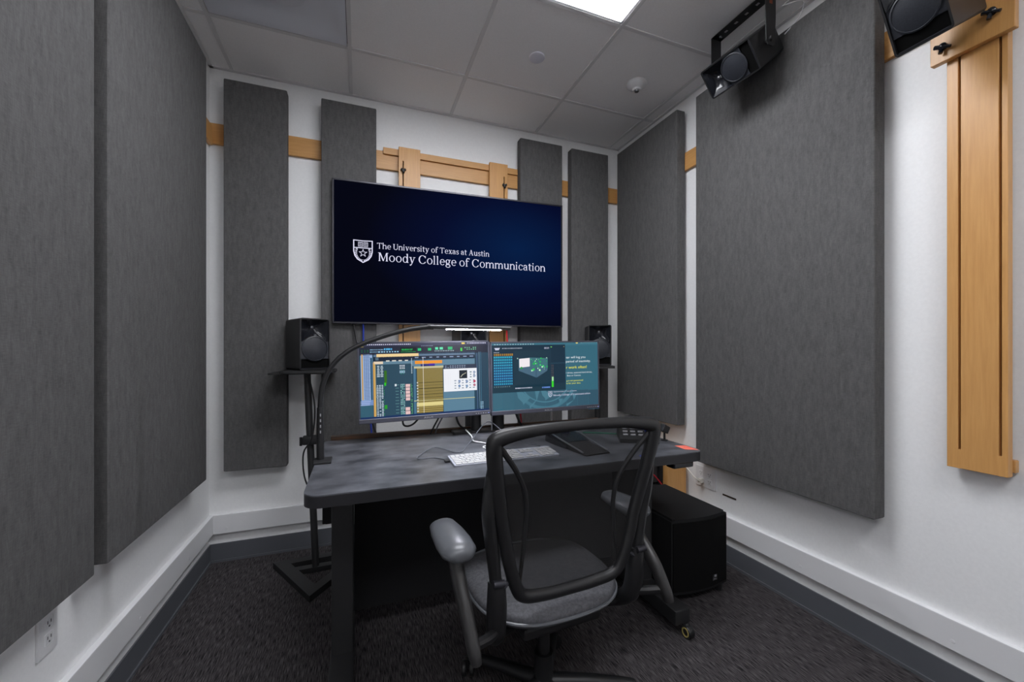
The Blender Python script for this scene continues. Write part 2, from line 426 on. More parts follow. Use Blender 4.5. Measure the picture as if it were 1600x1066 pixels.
# ------------------------------------------------------------ serif lettering
S_, T_, E_, H_ = .076, .034, .042, .030
def glyph(ch):
    X, K, Asc = .47, .66, .71; q = []
    def rc(a, b_, c, d): q.append([(a, b_), (c, b_), (c, d), (a, d)])
    def sf(x0, x1, y, up=1, e=E_): rc(x0-e, y if up > 0 else y-H_, x1+e, y+H_ if up > 0 else y)
    def stem(x, y0, y1, bot=1, top=0):
        rc(x, y0, x+S_, y1)
        if bot: sf(x, x+S_, y0)
        if top == 1: q.append([(x-E_, y1-.05), (x, y1-.055), (x+S_, y1), (x, y1-.006)]); q.append([(x-E_, y1-.05), (x, y1-.075), (x, y1-.03), (x-E_, y1-.025)])
        if top == 2: sf(x, x+S_, y1, -1)
    def arc(cx, cy, rx, ry, a0, a1, s=S_, t=T_, n=18):
        for i in range(n):
            A, B = R(a0+(a1-a0)*i/n), R(a0+(a1-a0)*(i+1)/n)
            q.append([(cx+rx*math.cos(A), cy+ry*math.sin(A)), (cx+rx*math.cos(B), cy+ry*math.sin(B)),
                      (cx+(rx-s)*math.cos(B), cy+(ry-t)*math.sin(B)), (cx+(rx-s)*math.cos(A), cy+(ry-t)*math.sin(A))])
    def line(x0, y0, x1, y1, w): q.append([(x0, y0), (x0+w, y0), (x1+w, y1), (x1, y1)])
    if ch == 'T':
        rc(.02, K-.045, .60, K); stem(.266, 0, K); q.append([(.02, K-.15), (.05, K-.15), (.065, K-.04), (.02, K-.04)]); q.append([(.57, K-.15), (.60, K-.15), (.60, K-.04), (.555, K-.04)]); return q, .62
    if ch in 'hn':
        stem(.06, 0, Asc if ch == 'h' else X, top=1); arc(.285, X-.19, .19, .195, 0, 150, S_, .06); rc(.387, 0, .475, X-.19); sf(.387, .475, 0); return q, .54
    if ch == 'm':
        stem(.06, 0, X, top=1)
        for dx in (0, .30):
            arc(.275+dx, X-.18, .175, .185, 0, 150, S_, .06); rc(.362+dx, 0, .45+dx, X-.18); sf(.362+dx, .45+dx, 0, e=.035)
        return q, .82
    if ch == 'u':
        rc(.07, .17, .158, X); q.append([(.02, X-.035), (.07, X-.035), (.07, X), (.02, X)]); arc(.255, .175, .185, .187, 180, 325, S_, .06)
        rc(.375, 0, .463, X); q.append([(.325, X-.035), (.38, X-.035), (.38, X), (.325, X)]); rc(.46, 0, .51, .035); return q, .54
    if ch == 'r':
        stem(.06, 0, X, top=1); arc(.265, X-.165, .15, .17, 50, 150, .07, .07); lathe_dot(q, .345, X-.06, .045); return q, .40
    if ch == 'i':
        stem(.07, 0, X, top=1); lathe_dot(q, .114, .625, .055); return q, .255
    if ch == 'l': stem(.07, 0, Asc, top=1); return q, .255
    if ch == 'o': arc(.26, X/2, .225, X/2+.012, 0, 360, S_, T_, 32); return q, .52
    if ch == 'e':
        arc(.245, X/2, .21, X/2+.012, 0, 318, S_, T_, 28); rc(.07, X/2-.01, .43, X/2+.028); return q, .47
    if ch == 'c':
        arc(.245, X/2, .21, X/2+.012, 42, 318, S_, T_, 28); lathe_dot(q, .385, X-.10, .047); return q, .45
    if ch == 'C':
        arc(.36, K/2, .32, K/2+.012, 38, 322, .10, T_, 32); rc(.575, K-.20, .615, K-.02); rc(.585, .10, .62, .17); return q, .68
    if ch in 'ad':
        if ch == 'd':
            arc(.235, X/2, .20, X/2+.012, 0, 360, S_, T_, 30); rc(.36, 0, .448, Asc); q.append([(.30, Asc-.04), (.36, Asc-.05), (.448, Asc), (.36, Asc-.004)]); rc(.445, 0, .50, .035); return q, .54
        arc(.20, .135, .165, .145, 60, 300, .085, T_, 18); arc(.215, X-.15, .165, .16, 0, 150, S_, .05, 16); lathe_dot(q, .085, X-.10, .045)
        rc(.292, .06, .38, X-.145); arc(.40, .08, .108, .085, 180, 285, .07, .04, 8); q.append([(.19, .235), (.30, .26), (.30, .305), (.16, .265)]); return q, .47
    if ch == 's':
        arc(.20, X-.128, .145, .138, 40, 250, .078, T_, 16); arc(.20, .122, .155, .134, -140, 75, .078, T_, 16)
        q.append([(.12, .262), (.24, .19), (.27, .225), (.15, .31)]); rc(.30, X-.13, .335, X); rc(.05, 0, .085, .13); return q, .39
    if ch == 't':
        rc(.10, .10, .188, .60); rc(.03, X-.04, .33, X); arc(.235, .105, .135, .117, 180, 300, S_, .045, 10); q.append([(.03, X-.03), (.10, X-.03), (.188, .60), (.13, .58)]); return q, .35
    if ch == 'f':
        stem(.09, 0, .55); rc(.03, X-.04, .31, X); arc(.245, .545, .155, .172, 40, 180, S_, .045, 12); lathe_dot(q, .345, .655, .045); return q, .34
    if ch in 'vy':
        line(.19, .02, .06, X, .09); q.append([(.225, 0), (.27, 0), (.44, X), (.395, X)]); rc(.0, X-.034, .20, X); rc(.32, X-.034, .50, X)
        if ch == 'y': q.append([(.235, .05), (.275, .02), (.17, -.19), (.12, -.17)]); lathe_dot(q, .10, -.165, .05)
        else: q.append([(.19, .03), (.27, .03), (.255, -.01), (.215, -.01)])
        return q, .50
    if ch == 'x':
        line(.33, 0, .07, X, .10); line(.07, 0, .37, X, .045)
        for (a, c, y) in ((.02, .19, 0), (.28, .47, 0), (.02, .22, X-.034), (.30, .46, X-.034)): rc(a, y, c, y+.034)
        return q, .49
    if ch == 'A':
        line(.47, 0, .265, K+.01, .10); line(.09, 0, .30, K+.01, .045); rc(.17, .20, .50, .238); rc(.02, 0, .21, H_); rc(.41, 0, .64, H_); return q, .66
    if ch == 'M':
        stem(.07+.0, 0, K, top=0); rc(.0, K-H_, .16, K); rc(.07, 0, .115, K); line(.36, .02, .09, K, .095); line(.375, .02, .62, K, .04); rc(.62, 0, .715, K); sf(.62, .715, 0); rc(.64, K-H_, .785, K); return q[1:] if False else q, .80
    if ch == 'U':
        rc(.08, .20, .175, K); rc(.01, K-H_, .25, K); rc(.52, .20, .562, K); rc(.45, K-H_, .63, K); arc(.321, .215, .241, .227, 180, 360, .068, .05, 20); return q, .64
    if ch == 'g':
        arc(.215, X-.165, .175, .177, 0, 360, .08, T_, 26); rc(.33, X-.05, .47, X-.005)
        q.append([(.10, .175), (.15, .165), (.14, .09), (.07, .09)]); q.append([(.08, .055), (.34, .045), (.38, .105), (.10, .12)])
        arc(.235, -.05, .205, .135, 0, 360, .06, .045, 26); return q, .48
    return q, .24
def lathe_dot(q, cx, cy, r):
    q.append([(cx+r*math.cos(2*PI*k/10), cy+r*math.sin(2*PI*k/10)) for k in range(10)])
def serif_text(bm, s, x0, z0, width, cap, y=0):
    adv = 0; polys = []
    for c in s:
        if c == ' ': adv += .21; continue
        q, w = glyph(c)
        for p in q: polys.append([(x+adv, z) for x, z in p])
        adv += w+.012
    sx = width/adv; sz = cap/.66
    for p in polys:
        try: bm.faces.new([bm.verts.new((x0+a*sx, y, z0+c*sz)) for a, c in p])
        except ValueError: pass
def shield(bm, cx, cz, w, h, y=0):
    out = [(-.5, .5), (0, .485), (.5, .5), (.5, .0), (.44, -.2), (.30, -.36), (.0, -.5), (-.30, -.36), (-.44, -.2), (-.5, .0)]
    k = .86
    P = [(cx+a*w, cz+c*h) for a, c in out]; Q = [(cx+a*w*.89, cz+(c+.008)*h*.91) for a, c in out]
    def f(pts): bm.faces.new([bm.verts.new((a, y, c)) for a, c in pts])
    n = len(P)
    for i in range(n): j = (i+1) % n; f([P[i], P[j], Q[j], Q[i]])
    f([(cx-.44*w, cz+.14*h), (cx+.44*w, cz+.14*h), (cx+.44*w, cz+.175*h), (cx-.44*w, cz+.175*h)])
    # open book
    for s in (-1, 1):
        a0, a1 = sorted((cx+s*.02*w, cx+s*.25*w)); z0, z1 = cz+.21*h, cz+.41*h; t = .018*w
        f([(a0, z0), (a1, z0), (a1, z0+t), (a0, z0+t)]); f([(a0, z1-t), (a1, z1-t), (a1, z1), (a0, z1)])
        f([(a0, z0), (a0+t, z0), (a0+t, z1), (a0, z1)]); f([(a1-t, z0), (a1, z0), (a1, z1), (a1-t, z1)])
        for m in range(1, 5):
            zz = z0+(z1-z0)*m/5; f([(a0+2*t, zz), (a1-2*t, zz), (a1-2*t, zz+t*.8), (a0+2*t, zz+t*.8)])
    # star outline
    def star(r): return [(cx+(r if k % 2 == 0 else r*.40)*math.sin(PI*k/5)*w, cz-.07*h+(r if k % 2 == 0 else r*.40)*math.cos(PI*k/5)*w) for k in range(10)]
    A, B = star(.235), star(.165)
    for i in range(10): j = (i+1) % 10; f([A[i], A[j], B[j], B[i]])
    # laurel leaves
    for s in (-1, 1):
        for m in range(9):
            a = R(-80+m*13.5); r = .36
            px, pz = cx+s*r*math.cos(a)*w*1.0, cz-.06*h+r*math.sin(a)*h*.95
            for o_ in (-1, 1):
                ang = a+PI/2+o_*.6
                dx, dz = math.cos(ang)*.06*w*s, math.sin(ang)*.06*w
                nx, nz = -dz*.36, dx*.36
                qx, qz = px+o_*.026*w*math.cos(a)*s, pz+o_*.026*w*math.sin(a)
                f([(qx-dx, qz-dz), (qx+nx, qz+nz), (qx+dx, qz+dz), (qx-nx, qz-nz)])
_tc = {}
def sans(bm, s, x0, z0, width, height, y=0, col=None, lay=None, fit=True):
    """plain sans lettering laid flat in the x-z plane; height is the cap height"""
    cu = bpy.data.curves.new('txt', 'FONT'); cu.body = s; cu.size = 1; cu.resolution_u = 2
    ob = bpy.data.objects.new('txt', cu); COL.objects.link(ob); bpy.context.view_layer.update()
    me = ob.to_mesh(); xs = [v.co.x for v in me.vertices]; x1 = max(xs); xm = min(xs)
    sx = width/(x1-xm) if width else height/.70
    vs = [bm.verts.new((x0+(v.co.x-xm)*sx, y, z0+v.co.y*height/.70)) for v in me.vertices]
    for p in me.polygons:
        try:
            fc = bm.faces.new([vs[i] for i in p.vertices])
            if lay is not None:
                for l in fc.loops: l[lay] = (*col, 1)
        except ValueError: pass
    ob.to_mesh_clear(); bpy.data.objects.remove(ob); bpy.data.curves.remove(cu)

# ------------------------------------------------------------ television
tv = thing('television', 'large wall mounted television showing white college lettering on dark blue', 'television', (.577, 2.51, 1.733), (0, 0, R(-2.4)))
W, H = 1.45, .836
b = BM()
for s in (-1, 1):
    box(b, s*(W/2-.005)-.005, 0, -H/2, s*(W/2-.005)+.005, .022, H/2, .001, 1)
    box(b, -W/2, 0, s*(H/2-.005)-.005, W/2, .022, s*(H/2-.005)+.005, .001, 1)
box(b, -W/2+.009, .008, -H/2+.009, W/2-.009, .022, H/2-.009)
box(b, -.40, .020, -.33, .40, .055, .30, .01)
obj('housing', b, M['bezel'], tv)
b = BM(); box(b, -W/2+.0095, .004, -H/2+.0095, W/2-.0095, .0082, H/2-.0095); scr = obj('screen', b, M['tv'], tv)
b = BM()
serif_text(b, 'The University of Texas at Austin', -.481, .030, .690, .034, y=.0030)
serif_text(b, 'Moody College of Communication', -.474, -.043, 1.075, .050, y=.0030)
o = obj('lettering', b, M['glow_text'], scr); o['label'] = 'white serif college name on the screen'
b = BM(); shield(b, -.558, .006, .108, .134, y=.0030); o = obj('shield_emblem', b, M['glow_text'], scr); o['label'] = 'white shield emblem with book and star'
b = BM(); box(b, -.35, .054, -.12, .35, .082, .12, .003); obj('wall_bracket', b, M['black_metal'], tv)

# ------------------------------------------------------------ monitors
def homog(src):
    """unit square (u right, v up) of a screen from four outline points given clockwise from top left"""
    (x0, y0), (x1, y1), (x2, y2), (x3, y3) = src      # TL TR BR BL -> (0,1)(1,1)(1,0)(0,0)
    def inv(px, py):
        u, v = .5, .5
        dx1, dx2, dx3 = x1-x2, x3-x2, x0-x1+x2-x3; dy1, dy2, dy3 = y1-y2, y3-y2, y0-y1+y2-y3
        D = dx1*dy2-dx2*dy1; g_ = (dx3*dy2-dx2*dy3)/D; h_ = (dx1*dy3-dx3*dy1)/D
        a, b_, c = x1-x0+g_*x1, x3-x0+h_*x3, x0; d, e, f = y1-y0+g_*y1, y3-y0+h_*y3, y0
        # solve [a-g px, b-h px; d-g py, e-h py][u;w] = [px-c; py-f]
        A11, A12, A21, A22 = a-g_*px, b_-h_*px, d-g_*py, e-h_*py; r1, r2 = px-c, py-f
        dt = A11*A22-A12*A21; return (r1*A22-A12*r2)/dt, 1-(A11*r2-A21*r1)/dt
    return inv
class Screen:
    def __init__(s, w, h, src):
        s.bm = BM(); s.lay = s.bm.loops.layers.float_color.new('pix'); s.inv = homog(src); s.w = w; s.h = h; s.n = 0
    def P(s, x, y): u, v = s.inv(x, y); return (u-.5)*s.w, (v-.5)*s.h
    def face(s, pts, col, rank):
        f = s.bm.faces.new([s.bm.verts.new((a, -.0003*rank, c)) for a, c in pts])
        for l in f.loops: l[s.lay] = (*srgb(*col), 1)
    def rect(s, x0, y0, x1, y1, col, rank=1):
        (a, c), (d, e) = s.P(x0, y0), s.P(x1, y1)
        s.face([(a, c), (d, c), (d, e), (a, e)], col, rank)
    def poly(s, pts, col, rank=1): s.face([s.P(*p) for p in pts], col, rank)
    def rows(s, x0, y0, x1, y1, n, col, rank=2, fill=.5, jit=0):
        (a, c), (d, e) = s.P(x0, y0), s.P(x1, y1)
        for i in range(n):
            z = c+(e-c)*(i+.5)/n; hh = abs(e-c)/n*fill/2; q = random.uniform(0, jit)*(d-a)
            s.face([(a, z+hh), (d-q, z+hh), (d-q, z-hh), (a, z-hh)], col, rank)
    def dots(s, x0, y0, x1, y1, nx, ny, col, rank=3, fx=.6, fy=.6, p=1.0):
        (a, c), (d, e) = s.P(x0, y0), s.P(x1, y1); cw = (d-a)/nx; ch = (c-e)/ny
        for i in range(nx):
            for j in range(ny):
                if random.random() > p: continue
                x = a+cw*(i+.5); z = c-ch*(j+.5); k = random.uniform(.6, 1)
                s.face([(x-cw*fx*k/2, z+ch*fy/2), (x+cw*fx*k/2, z+ch*fy/2), (x+cw*fx*k/2, z-ch*fy/2), (x-cw*fx*k/2, z-ch*fy/2)], col, rank)
    def text(s, t, x0, y0, x1, cap, col, rank=4):
        (a, c), (d, e) = s.P(x0, y0), s.P(x1, y0)
        sans(s.bm, t, a, c, d-a, cap, -.0003*rank, srgb(*col), s.lay)

MW, MH = .614, .366
def monitor(label, loc, rot):
    t = thing('monitor', label, 'monitor', loc, rot, 'computer monitors on the desk')
    b = BM()
    box(b, -MW/2, 0, -MH/2, -MW/2+.008, .022, MH/2, .001, 1); box(b, MW/2-.008, 0, -MH/2, MW/2, .022, MH/2, .001, 1)
    box(b, -MW/2, 0, MH/2-.008, MW/2, .022, MH/2, .001, 1); box(b, -MW/2, -.001, -MH/2, MW/2, .022, -MH/2+.021, .002, 1)
    box(b, -MW/2+.006, .006, -MH/2+.006, MW/2-.006, .03, MH/2-.006, .004)
    box(b, -.14, .028, -.11, .14, .055, .11, .01)
    obj('housing', b, M['mon_bezel'], t)
    b = BM(); sans(b, 'ASUS', -.022, -MH/2+.005, .044, .008, y=-.0016); o = obj('brand_lettering', b, M['grey_mark'], t); o['label'] = 'small grey maker lettering on the lower bezel'
    for k in range(6):
        b = BM(); cbox(b, (MW/2-.075+k*.012, -.0015, -MH/2+.009), (.005, .002, .003)); obj('button', b, M['grey_mark'], t)
    b = BM(); lathe(b, [(0, .001), (.0018, .001), (.0018, 0)], 10, Matrix.Translation((MW/2-.011, -.001, -MH/2+.009)) @ Matrix.Rotation(PI/2, 4, 'X')); obj('power_light', b, M['led_blue'], t)
    b = BM(); tube(b, [(0, .04, 0), (0, .10, 0)], .02, 1, 12); cbox(b, (0, .058, 0), (.10, .008, .10), .002); obj('mount_arm', b, M['black_metal'], t)
    return t
SW, SH = MW-.016, MH-.026
m1 = monitor('left monitor on the desk showing a teal audio editing session', (.300, 1.922, 1.020), (0, R(-1.2), 0))
sc1 = Screen(SW, SH, [(68, 82), (1545, 78), (1560, 850), (85, 975)])
s = sc1; r = s.rect
s.face([(-SW/2, SH/2), (SW/2, SH/2), (SW/2, -SH/2), (-SW/2, -SH/2)], (28, 66, 84), 0)
r(68, 82, 1545, 195, (30, 34, 52), 1)                                    # dark menu and transport bar
s.rows(68, 82, 1545, 105, 1, (52, 55, 80), 2, 1.0)
s.dots(85, 84, 680, 100, 26, 1, (235, 235, 255), 3, .75, .5); s.dots(1310, 78, 1525, 96, 12, 1, (225, 225, 250), 3, .6, .6)
r(1252, 76, 1288, 98, (230, 205, 90), 4); s.dots(790, 106, 930, 119, 8, 1, (150, 160, 190), 3, .8, .4)
s.dots(74, 112, 125, 125, 4, 1, (200, 180, 60), 3)
s.dots(85, 150, 190, 185, 3, 2, (20, 110, 60), 3, .5, .5)
s.dots(195, 140, 360, 190, 9, 2, (150, 200, 235), 3, .6, .45, .9); s.dots(360, 134, 462, 160, 5, 1, (90, 200, 255), 4, .8, .8); s.dots(290, 168, 540, 186, 8, 1, (160, 210, 240), 3, .6, .6)
r(552, 130, 740, 192, (8, 16, 22), 2); s.text('00:00:01:07', 570, 163, 695, .0075, (30, 240, 110), 4); s.dots(560, 170, 735, 188, 12, 1, (30, 150, 80), 3, .7, .5)
s.dots(745, 136, 920, 170, 3, 1, (25, 190, 110), 3, .7, .8); r(815, 135, 852, 172, (30, 34, 52), 4)
s.dots(945, 128, 1050, 158, 2, 1, (90, 220, 170), 3, .8, .9); r(1098, 126, 1150, 158, (25, 180, 105), 3); s.dots(945, 162, 1170, 180, 12, 1, (170, 200, 210), 3, .5, .5)
r(1240, 140, 1260, 176, (60, 210, 60), 3); s.dots(1280, 128, 1420, 165, 6, 2, (120, 210, 160), 3, .6, .5, .8)
r(85, 205, 235, 740, (150, 175, 212), 1)                                  # track list
r(96, 205, 122, 738, (196, 150, 72), 2)
for k in range(3): r(134+k*22, 208, 137+k*22, 735, (96, 120, 170), 2)
s.rows(122, 215, 215, 735, 30, (70, 96, 140), 2, .25, .2)
r(200, 245, 232, 735, (40, 82, 110), 3); r(95, 745, 240, 800, (110, 140, 190), 2); s.rows(85, 750, 240, 800, 3, (170, 185, 225), 3, .4, .3); r(85, 805, 240, 960, (48, 90, 108), 2)
r(240, 200, 1400, 232, (95, 120, 145), 1); r(275, 203, 765, 232, (236, 206, 150), 2)    # overview bar
r(240, 236, 1400, 262, (14, 30, 52), 2); s.dots(700, 232, 1400, 248, 9, 1, (130, 150, 180), 3, .6, .4); s.rows(262, 240, 300, 276, 3, (120, 150, 170), 3, .4)
r(240, 290, 1400, 322, (94, 128, 148), 1); s.dots(370, 272, 660, 288, 4, 1, (220, 215, 205), 3, .7, .6)
r(240, 290, 352, 318, (225, 205, 180), 3); r(240, 325, 700, 900, (38, 70, 88), 2)
r(234, 300, 268, 935, (206, 160, 84), 3); r(262, 330, 270, 935, (236, 214, 150), 4)
s.dots(275, 335, 360, 470, 2, 7, (200, 215, 225), 4, .85, .5, .9); s.dots(272, 560, 365, 945, 3, 21, (205, 220, 232), 4, .85, .5, .95)
r(365, 395, 398, 545, (48, 105, 22), 3); r(366, 535, 388, 570, (40, 190, 30), 4); r(372, 795, 402, 838, (36, 150, 34), 4); s.dots(360, 570, 372, 930, 1, 16, (50, 200, 80), 4, .8, .5, .7)
s.dots(542, 328, 608, 378, 3, 3, (215, 222, 232), 4, .85, .6); r(545, 395, 608, 422, (140, 170, 195), 4); s.dots(548, 380, 606, 440, 2, 3, (20, 130, 110), 4, .5, .5)
s.dots(488, 545, 548, 900, 1, 10, (110, 160, 160), 4, .9, .12); r(488, 550, 510, 575, (220, 228, 235), 4)
s.dots(552, 548, 612, 900, 3, 26, (170, 215, 220), 4, .8, .5, .9); s.dots(552, 548, 612, 900, 2, 10, (18, 120, 100), 5, .35, .45)
for (a, c) in ((548, 740), (815, 900)): s.rows(614, a, 672, c, max(2, int((c-a)/36)), (226, 190, 190), 4, .85, .1)
s.dots(672, 545, 700, 895, 2, 22, (120, 220, 120), 4, .6, .5, .8); s.dots(676, 250, 694, 430, 1, 12, (210, 225, 235), 4, .8, .5)
r(704, 265, 1400, 350, (92, 128, 150), 2)
r(722, 284, 1034, 312, (236, 148, 36), 4); r(788, 322, 950, 344, (34, 34, 110), 4); r(880, 316, 950, 334, (60, 30, 160), 5); r(712, 350, 1046, 362, (196, 190, 150), 4)
r(704, 366, 740, 900, (72, 112, 140), 2)
r(744, 372, 1046, 752, (108, 96, 46), 3); s.rows(744, 372, 1046, 752, 30, (168, 148, 84), 4, .38); s.rows(744, 520, 1046, 740, 7, (66, 58, 26), 5, .14)
s.dots(738, 520, 770, 880, 1, 11, (205, 205, 195), 6, .9, .45)
r(744, 765, 1046, 792, (222, 208, 140), 4); r(744, 798, 1046, 880, (108, 96, 46), 3); s.rows(744, 798, 1046, 880, 5, (182, 160, 90), 4, .4)
r(1048, 625, 1400, 850, (88, 126, 148), 2); s.poly([(712, 742), (1046, 720), (1400, 697), (1400, 703), (1046, 726), (712, 749)], (215, 210, 150), 5)
r(1050, 332, 1420, 372, (44, 54, 74), 4); s.dots(1060, 338, 1300, 366, 9, 2, (150, 165, 190), 5, .7, .4, .85)
r(1048, 380, 1425, 618, (236, 238, 244), 5); r(1225, 395, 1316, 484, (14, 26, 34), 6)
s.poly([(1238, 470), (1262, 440), (1300, 420), (1300, 427), (1266, 448), (1244, 476)], (200, 205, 180), 7); s.poly([(1236, 474), (1300, 412), (1302, 416), (1240, 478)], (90, 60, 60), 7)
for k in range(3): r(1072+k*26, 425, 1075+k*26, 560, (200, 150, 165), 6)
s.dots(1335, 400, 1410, 480, 2, 3, (70, 110, 120), 6, .6, .4); s.dots(1160, 500, 1410, 600, 6, 4, (80, 110, 130), 6, .6, .3)
for (x, y, c) in ((1228, 518, (130, 150, 185)), (1312, 520, (130, 150, 185)), (1396, 518, (190, 70, 100)), (1228, 572, (110, 140, 180)), (1312, 572, (120, 150, 185)), (1396, 560, (180, 110, 130)), (1394, 415, (150, 165, 190)), (1394, 455, (150, 165, 190))):
    s.poly([(x+14*math.cos(k*PI/5), y+16*math.sin(k*PI/5)) for k in range(10)][::-1], c, 7)
r(1400, 195, 1545, 845, (34, 64, 84), 2); r(1424, 200, 1432, 838, (84, 110, 150), 3); r(1448, 185, 1458, 820, (150, 190, 215), 3); r(1466, 185, 1476, 818, (90, 150, 180), 3); r(1545-10, 430, 1545-4, 740, (190, 210, 225), 3); s.dots(1462, 745, 1500, 830, 2, 5, (160, 200, 225), 4)
s.rows(816, 240, 824, 880, 1, (240, 236, 225), 8, 1.0)
s.face([(-SW/2, -SH/2+.012), (SW/2, -SH/2+.012), (SW/2, -SH/2), (-SW/2, -SH/2)], (16, 46, 90), 9)
o = obj('screen', s.bm, M['pix'], m1); o.location = (0, .0035, .005); o['label'] = 'lit screen of teal track windows'

m2 = monitor('right monitor on the desk with yellow and white notice text on teal', (.914, 1.905, 1.024), (0, R(-1.0), R(-1.5)))
s = Screen(SW, SH, [(45, 85), (1440, 75), (1450, 880), (70, 970)]); r = s.rect
s.face([(-SW/2, SH/2), (SW/2, SH/2), (SW/2, -SH/2), (-SW/2, -SH/2)], (50, 100, 118), 0)
# broad tonal bands of the wallpaper
for k in range(10): r(60+k*140, 690, 60+(k+1)*140, 930, (56-k*1, 100-k*2, 118-k*2), 1)
def ring(cx, cy, rx, ry, a0, a1, w, col, rank):
    n = 20; o_ = []; i_ = []
    for k in range(n+1):
        a = R(a0+(a1-a0)*k/n); o_.append((cx+rx*math.cos(a), cy+ry*math.sin(a))); i_.append((cx+(rx-w)*math.cos(a), cy+(ry-w)*math.sin(a)))
    for k in range(n): s.poly([o_[k], o_[k+1], i_[k+1], i_[k]], col, rank)
ring(750, 520, 420, 420, 25, 155, 40, (66, 114, 132), 2); ring(750, 520, 340, 330, 30, 150, 14, (72, 122, 140), 2)
for (a, c, e, f) in ((380, 700, 470, 880), (620, 700, 560, 930), (930, 800, 860, 940), (1110, 740, 1040, 900), (700, 700, 760, 820)):
    s.poly([(a, c), (a+60, c), (e+90, (c+f)/2), (e, f), (e-10, f-30), (a+20, (c+f)/2)], (72, 120, 138), 3)
r(55, 88, 1440, 108, (58, 110, 128), 1); s.dots(70, 90, 610, 106, 16, 1, (170, 195, 205), 3, .6, .5); r(1155, 74, 1182, 92, (215, 200, 120), 3); s.dots(1215, 76, 1440, 88, 10, 1, (150, 190, 200), 3, .5, .4)
r(48, 112, 1024, 672, (16, 44, 62), 4); r(48, 640, 1024, 684, (22, 52, 66), 5); r(820, 125, 826, 650, (30, 62, 80), 5); r(335, 180, 820, 640, (20, 50, 66), 5); r(826, 340, 1024, 346, (34, 66, 84), 5)
s.poly([(80, 145), (155, 143), (140, 172), (96, 174)], (205, 210, 230), 6); s.dots(180, 140, 450, 158, 14, 1, (190, 200, 215), 6, .7, .55); s.dots(738, 136, 802, 160, 5, 2, (200, 205, 225), 6, .8, .6); s.dots(72, 198, 146, 212, 5, 1, (190, 200, 210), 6, .7, .6)
s.dots(70, 218, 330, 248, 10, 1, (158, 118, 40), 6, .85, .85)
(a, c), (d, e) = s.P(70, 252), s.P(330, 624)
cw, ch_ = (d-a)/10, (c-e)/11
for i in range(10):
    for j in range(11):
        x, z = a+cw*(i+.5), c-ch_*(j+.5)
        bc = (28+j, 140-j*4, 178) if j < 9 else (30, 120, 170)
        s.face([(x-cw*.40, z+ch_*.40), (x+cw*.40, z+ch_*.40), (x+cw*.40, z-ch_*.36), (x-cw*.40, z-ch_*.36)], bc, 6)
        s.face([(x-cw*.12, z+ch_*.2), (x+cw*.16, z+ch_*.2), (x+cw*.12, z-ch_*.1), (x-cw*.08, z-ch_*.1)], (90, 215, 200), 7)
s.dots(75, 636, 300, 656, 9, 1, (120, 150, 160), 7, .3, .6)
# 3D room view
s.poly([(398, 285), (556, 270), (556, 390), (405, 405)], (52, 92, 108), 6); s.poly([(410, 287), (548, 275), (550, 385), (413, 402)], (238, 232, 236), 7)
s.poly([(556, 270), (785, 278), (785, 415), (650, 395), (556, 390)], (60, 108, 118), 6); s.poly([(404, 400), (556, 388), (785, 405), (780, 440), (640, 530), (404, 440)], (68, 100, 122), 6)
s.poly([(632, 395), (640, 395), (640, 528), (632, 524)], (46, 78, 98), 7)
for k in range(34):
    x, y = random.uniform(560, 780), random.uniform(275, 450); q = random.choice((4, 6, 8, 11)); c = random.choice(((30, 190, 80), (40, 160, 90), (60, 220, 110), (190, 235, 200)))
    s.poly([(x+q*math.cos(i*PI/4), y+q*math.sin(i*PI/4)) for i in range(8)][::-1], c, 8)
for (x, y, q, c) in ((605, 350, 16, (30, 175, 80)), (598, 425, 14, (40, 220, 70)), (578, 440, 11, (170, 240, 190)), (680, 432, 12, (200, 240, 200)), (440, 405, 16, (30, 150, 70)), (388, 282, 8, (180, 210, 190)), (770, 275, 8, (160, 200, 180))):
    s.poly([(x+q*math.cos(i*PI/5), y+q*math.sin(i*PI/5)) for i in range(10)][::-1], c, 9)
s.dots(360, 652, 585, 672, 14, 1, (200, 205, 225), 7, .7, .5); s.dots(710, 645, 820, 664, 7, 1, (110, 150, 235), 7, .8, .7)
r(838, 572, 866, 650, (50, 205, 40), 7); r(840, 520, 864, 572, (170, 225, 165), 7); s.dots(828, 360, 868, 520, 2, 7, (150, 120, 110), 7, .4, .3); r(822, 128, 840, 140, (120, 200, 90), 7); r(990, 126, 1004, 136, (150, 130, 90), 7)
s.text('ter will log you', 1026, 285, 1280, .0125, (225, 235, 240), 3)
s.text('period of inactivity.', 1026, 338, 1348, .0125, (225, 235, 240), 3)
s.text('r work often!', 1030, 418, 1298, .0150, (235, 235, 60), 3)
s.text('l drives, external hard drives,', 1030, 480, 1370, .0085, (220, 230, 236), 3)
s.text('Box or Canvas.', 1042, 516, 1222, .0085, (220, 230, 236), 3)
s.text('g is not guaranteed', 1034, 582, 1250, .0085, (225, 228, 60), 3)
s.text('le for your data.', 1034, 616, 1220, .0085, (225, 228, 60), 3)
o = obj('screen', s.bm, M['pix'], m2); o.location = (0, .0035, .005); o['label'] = 'lit screen of teal wallpaper with notice text'
bb = BM()
(a, c), (d, e) = s.P(860, 718), s.P(1165, 712); serif_text(bb, 'The University of Texas at Austin', a, c-.001, d-a, .0052, y=0)
(a, c), (d, e) = s.P(862, 768), s.P(1345, 750); serif_text(bb, 'Moody College of Communication', a, c-.0005, d-a, .0088, y=0)
(a, c), (d, e) = s.P(795, 708), s.P(848, 780); shield(bb, (a+d)/2, (c+e)/2, d-a, c-e)
o = obj('lettering', bb, M['glow_text'], m2); o.location = (0, .0024, .005); o['label'] = 'white college name and shield in the corner'

